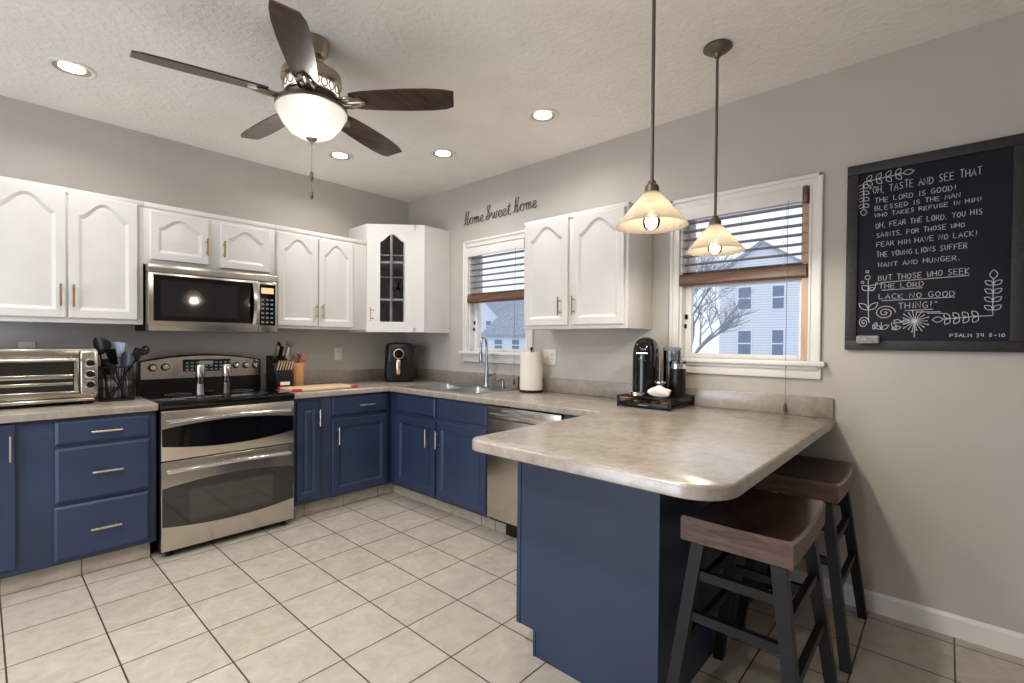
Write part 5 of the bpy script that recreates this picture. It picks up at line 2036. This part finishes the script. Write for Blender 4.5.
def vine(a0, z0, a1, z1, n, L=0.032):
    mb.tube([PB(a0, z0), PB(a1, z1)], 0.0016, 5)
    an = math.atan2(z1 - z0, a1 - a0)
    for k in range(n):
        q = (k + 0.3) / n
        a, z = a0 + (a1 - a0) * q, z0 + (z1 - z0) * q
        for s in (-1, 1):
            leafloop(mb, a, z, an + s * 0.95, L, 0.009)
    leafloop(mb, a1, z1, an, L * 1.25, 0.012)
vine(3.715, 2.075, 3.86, 2.085, 4)
vine(3.712, 2.07, 3.714, 1.945, 4, 0.026)
mb.tube([PB(3.712, 2.07), PB(3.725, 2.077)], 0.0016, 5)
finish(mb, 'leaf_vine', M_CHALKW, t, 0)
mb = MB()
vine(4.165, 1.43, 4.166, 1.57, 4)
vine(4.13, 1.415, 4.01, 1.405, 4, 0.030)
mb.tube([PB(4.166, 1.43), PB(4.166, 1.416), PB(4.13, 1.415)], 0.0016, 5)
finish(mb, 'leaf_vine', M_CHALKW, t, 0)
mb = MB()
def spiral(a, z, r0, turns, sq=0.85):
    mb.tube([PB(a + r0 * (1 - k / 40) * cos(2 * pi * turns * k / 40), z + sq * r0 * (1 - k / 40) * sin(2 * pi * turns * k / 40)) for k in range(39)], 0.0017, 5)
spiral(3.803, 1.440, 0.040, 2.5)
spiral(3.722, 1.395, 0.022, 2.2, 1.3)
finish(mb, 'spiral_flowers', M_CHALKW, t, 0)
mb = MB()
for k in range(18):
    q = 2 * pi * k / 18
    L = 0.05 if k % 2 else 0.042
    mb.tube([PB(3.912, 1.398), PB(3.912 + L * cos(q), 1.398 + L * sin(q))], 0.0013, 5)
    mb.ball(PB(3.912 + L * cos(q), 1.398 + L * sin(q)), 0.003)
mb.tube([PB(3.912, 1.398), PB(3.912, 1.325)], 0.0015, 5)
finish(mb, 'starburst_flower', M_CHALKW, t, 0)
mb = MB()
mb.tube([PB(3.742, 1.395), PB(3.738, 1.50), PB(3.737, 1.60)], 0.0016, 5)
for z, L in ((1.455, 0.05), (1.55, 0.035)):
    for s in (0.75, 2.4):
        leafloop(mb, 3.739, z, s, L, 0.012)
for a, z, r in ((3.735, 1.612, 0.010), (3.752, 1.555, 0.009), (3.733, 1.640, 0.006), (3.715, 1.59, 0.006), (3.77, 1.58, 0.005)):
    mb.tube([PB(a + r * cos(2 * pi * k / 10), z + r * sin(2 * pi * k / 10)) for k in range(10)], 0.0014, 5, closed=True)
mb.tube([PB(3.79, 1.395), PB(3.79, 1.36)], 0.0015, 5)
for a, an in ((3.79, 0.6), (3.79, 2.5), (3.83, 0.3), (3.76, 1.2), (3.845, 2.0)):
    leafloop(mb, a, 1.362, an, 0.035, 0.008)
leafloop(mb, 3.865, 1.395, 2.9, 0.03, 0.008)
leafloop(mb, 3.865, 1.395, 0.1, 0.03, 0.008)
finish(mb, 'sprig', M_CHALKW, t, 0)
mb = MB()
mb.loft([rrect(Fr(RW(3.742, 0.027, 1.312), RW.u, (0, 0, 1)), 0.045, 0.020, 0, 0.010)] and
        [[RW(3.742 + a, 0.0265 + b, 1.312 + c) for a, c in
          [((0.045 - i) * sx_ if True else 0, 0) for i in ()]] for b in ()] or
        [[RW(3.742 + (sa * (hw - r) + r * cos(q)), 0.0265 + b, 1.312 + (sb * (hh_ - r) + r * sin(q))) for sa, sb, s0 in ((1, 1, 0), (-1, 1, 90), (-1, -1, 180), (1, -1, 270)) for q in [radians(s0 + 90 * k / 4) for k in range(5)]]
         for b, hw, hh_, r in ((0.0, 0.044, 0.019, 0.009), (0.022, 0.044, 0.019, 0.009), (0.027, 0.041, 0.016, 0.009))])
solo(mb, 'chalk_eraser', M_ERASER, 'grey felt eraser stuck on the lower left corner of the chalkboard', 'eraser', RW(3.742, 0.0265, 1.312))

# ---------------------------------------------------------------- wire word sign
def smooth_path(P, n=6):
    out = []
    for i in range(len(P) - 1):
        p0 = P[max(i - 1, 0)]
        p1, p2 = P[i], P[i + 1]
        p3 = P[min(i + 2, len(P) - 1)]
        for k in range(n):
            t_ = k / n
            out.append(tuple(0.5 * (2 * p1[j] + (p2[j] - p0[j]) * t_ + (2 * p0[j] - 5 * p1[j] + 4 * p2[j] - p3[j]) * t_ ** 2 + (3 * p1[j] - p0[j] - 3 * p2[j] + p3[j]) * t_ ** 3) for j in (0, 1)))
    out.append(P[-1])
    return out


CUR_H = ([(-.1, .1), (0, 0), (.18, .3), (.32, 1.7), (.40, 2.05), (.34, 1.6), (.24, .1)], [(.12, .75), (.4, .9), (.75, .95)], [(.85, 2.1), (.72, 1.3), (.58, .1), (.66, 0), (.9, .35)])
CUR_O = [(0, .35), (.12, .8), (.4, 1.0), (.68, .7), (.6, .15), (.3, 0), (.08, .3), (.2, .8), (.5, .95), (.9, .75)]
CUR_M = [(0, .75), (.12, 1), (.18, .5), (.16, 0), (.22, .6), (.42, 1), (.5, .6), (.47, 0), (.55, .6), (.74, 1), (.84, .6), (.82, .1), (.95, .1), (1.1, .3)]
CUR_E = [(0, .3), (.35, .5), (.55, .8), (.38, 1.02), (.12, .75), (.1, .25), (.35, 0), (.7, .25)]
CUR_S = [(.0, .1), (.5, 1.2), (.75, 1.95), (.55, 2.1), (.3, 1.75), (.5, 1.1), (.75, .6), (.5, .02), (.1, .15), (.4, .5), (.95, .6)]
CUR_W = [(0, .7), (.1, 1), (.2, .3), (.35, 0), (.5, .4), (.55, .95), (.58, .3), (.75, 0), (.95, .5), (.95, 1), (1.15, .85)]
CUR_T = ([(0, .3), (.3, 1.1), (.38, 1.7), (.28, .5), (.34, .02), (.7, .15)], [(.05, 1.2), (.65, 1.35)])
words = [(0.840, 1.085, 2.308, [(CUR_H, 1.0), ([CUR_O], .9), ([CUR_M], 1.1), ([CUR_E], .7)]),
         (1.105, 1.405, 2.313, [([CUR_S], .95), ([CUR_W], 1.15), ([CUR_E], .7), ([CUR_E], .7), (CUR_T, .75)]),
         (1.425, 1.668, 2.322, [(CUR_H, 1.0), ([CUR_O], .9), ([CUR_M], 1.1), ([CUR_E], .7)])]
t = thing('wire_word_sign', 'dark twisted wire words reading Home Sweet Home above the sink window', 'sign', RW(1.25, 0, 2.31))
XH = 0.056
for a0, a1, zb, lets in words:
    mb = MB()
    tot = sum(l[1] for l in lets)
    u = (a1 - a0) / tot
    x = a0
    for sts, ad in lets:
        for st in sts:
            sp = smooth_path(st, 5)
            mb.tube([RW(x + px * u, 0.010, zb + pz * XH) for px, pz in sp], 0.0028, 6)
        x += ad * u
    o = finish(mb, 'wire_word', M_WIRE, t, 60)

# ---------------------------------------------------------------- outside
mb = MB()
mb.box(XY, 0.3, 110, -60, 110, -1.3, -1.1)
struct(finish(mb, 'ground', M_SNOW, None, 0))
M_SIDING = mat('white_siding', srgb(224, 227, 231), 0.8)
nt, N, L, b = nodes_of(M_SIDING)
tc = N.new('ShaderNodeTexCoord')
sep = N.new('ShaderNodeSeparateXYZ')
L.new(tc.outputs['Object'], sep.inputs[0])
mth = N.new('ShaderNodeMath')
mth.operation = 'MODULO'
mth.inputs[1].default_value = 0.24
L.new(sep.outputs['Z'], mth.inputs[0])
rp = N.new('ShaderNodeValToRGB')
rp.color_ramp.interpolation = 'CONSTANT'
rp.color_ramp.elements[0].color = (*srgb(188, 194, 203), 1)
rp.color_ramp.elements[1].position = 0.045
rp.color_ramp.elements[1].color = (*srgb(224, 227, 231), 1)
L.new(mth.outputs[0], rp.inputs['Fac'])
L.new(rp.outputs['Color'], b.inputs['Base Color'])
M_ROOF = mat('grey_shingles', srgb(150, 158, 170), 0.9)
noise_var(M_ROOF, 3, srgb(138, 146, 158), srgb(168, 175, 186))
M_EXWIN = mat('house_window_glass', srgb(120, 132, 150), 0.15)
M_BARK = mat('bare_bark', srgb(120, 118, 124), 0.9)
noise_var(M_BARK, 8, srgb(140, 140, 148), srgb(168, 168, 176))
CAM0 = Vector((-2.8932, -4.0238, 1.2906))
def far(y, z, k=1.6):
    """point seen on the x = 28 plane, set k times further away"""
    return CAM0 + (Vector((28, y, z)) - CAM0) * k


def house(label, k, yl, yr, eave, peak, depth, wins, gable=True):
    p = far(yl, eave, k)
    q = far(yr, eave, k)
    x, y0, y1 = p.x, p.y, q.y
    ze, zp = p.z, far(yl, peak, k).z
    t = thing('house', label, 'house', (x + depth / 2, (y0 + y1) / 2, -1.1))
    ymid = (y0 + y1) / 2
    mb = MB()
    if gable:
        mb.prism([(x, y0, -1.1), (x, y1, -1.1), (x, y1, ze), (x, ymid, zp), (x, y0, ze)], (depth, 0, 0))
    else:
        mb.box(XY, x, x + depth, y1, y0, -1.1, ze)
    finish(mb, 'walls', M_SIDING, t, 0)
    mb = MB()
    ov = 0.45
    if gable:
        for s, yy in ((1, y0), (-1, y1)):
            e = Vector((x - 0.4, yy + s * ov, ze - ov * (zp - ze) / abs(y0 - ymid)))
            r = Vector((x - 0.4, ymid, zp))
            mb.prism([e, r, r + Vector((0, 0, 0.3)), e + Vector((0, 0, 0.3))], (depth + 0.8, 0, 0))
    else:
        mb.prism([(x - 0.5, y0 + ov, ze - 0.2), (x + depth / 2, y0 + ov, zp), (x + depth / 2, y0 + ov, zp + 0.25), (x - 0.5, y0 + ov, ze + 0.1)], (0, y1 - y0 - 2 * ov, 0))
        mb.prism([(x + depth + 0.5, y0 + ov, ze - 0.2), (x + depth / 2, y0 + ov, zp), (x + depth / 2, y0 + ov, zp + 0.25), (x + depth + 0.5, y0 + ov, ze + 0.1)], (0, y1 - y0 - 2 * ov, 0))
    finish(mb, 'roof', M_ROOF, t, 0)
    for (wa, wb, za, zb) in wins:
        P0, P1 = far(wa, za, k), far(wb, zb, k)
        mb = MB()
        mb.box(XY, x - 0.08, x + 0.02, min(P0.y, P1.y) - 0.12, max(P0.y, P1.y) + 0.12, min(P0.z, P1.z) - 0.12, max(P0.z, P1.z) + 0.12, 0, M_SNOW)
        mb.box(XY, x - 0.10, x - 0.07, min(P0.y, P1.y), max(P0.y, P1.y), min(P0.z, P1.z), max(P0.z, P1.z), 0, M_EXWIN)
        mb.box(XY, x - 0.12, x - 0.09, min(P0.y, P1.y), max(P0.y, P1.y), (P0.z + P1.z) / 2 - 0.06, (P0.z + P1.z) / 2 + 0.06, 0, M_SNOW)
        finish(mb, 'window', M_EXWIN, t, 0)
    return t


house('two storey white clapboard house with gable seen through the window by the chalkboard', 1.6, 6.5, 1.7, 5.5, 7.15, 14,
      [(5.38, 4.68, 4.62, 3.33), (3.51, 2.93, 4.6, 3.3), (5.36, 4.66, 2.02, 0.52), (3.5, 2.93, 2.05, 0.5)])
house('white house with steep gable seen through the window over the sink', 1.7, 30.0, 25.0, 3.1, 5.2, 10,
      [(27.0, 26.4, 3.1, 2.2)])
house('low house with long grey roof seen through the window over the sink', 1.45, 27.2, 18.5, 1.8, 4.2, 9,
      [(25.9, 25.0, 1.4, 0.5), (23.8, 23.0, 1.4, 0.5)], False)


def tree(x, y, label, seed, lean, trunk, r0):
    rnd = random.Random(seed)
    mb = MB()
    def grow(p, d, L, r, lev):
        pts = [p]
        dd = d.copy()
        n = 4
        for i in range(n):
            dd = (dd + Vector((rnd.uniform(-.18, .18), rnd.uniform(-.18, .18), rnd.uniform(-.06, .12)))).normalized()
            pts.append(pts[-1] + dd * L / n)
        mb.tube(pts, r, 5, taper=0.6)
        if lev == 0:
            return
        for i in range(4):
            b = pts[(4, 3, 2, 3)[i]] if lev < 5 else pts[(4, 4, 3, 4)[i]]
            nd = (dd * 0.8 + Vector((rnd.uniform(-.8, .8), rnd.uniform(-1.0, .75), rnd.uniform(-.2, .55)))).normalized()
            grow(b, nd, L * rnd.uniform(.62, .86), max(r * 0.55, 0.006), lev - 1)
    grow(Vector((x, y, -1.1)), Vector((lean[0], lean[1], 1)).normalized(), trunk, r0, 5)
    solo(mb, 'bare_tree', M_BARK, label, 'tree', (x, y, -1.1), smooth=60)


tree(12.5, 2.35, 'bare branching tree outside the window by the chalkboard', 8, (0, -0.1), 2.0, 0.11)
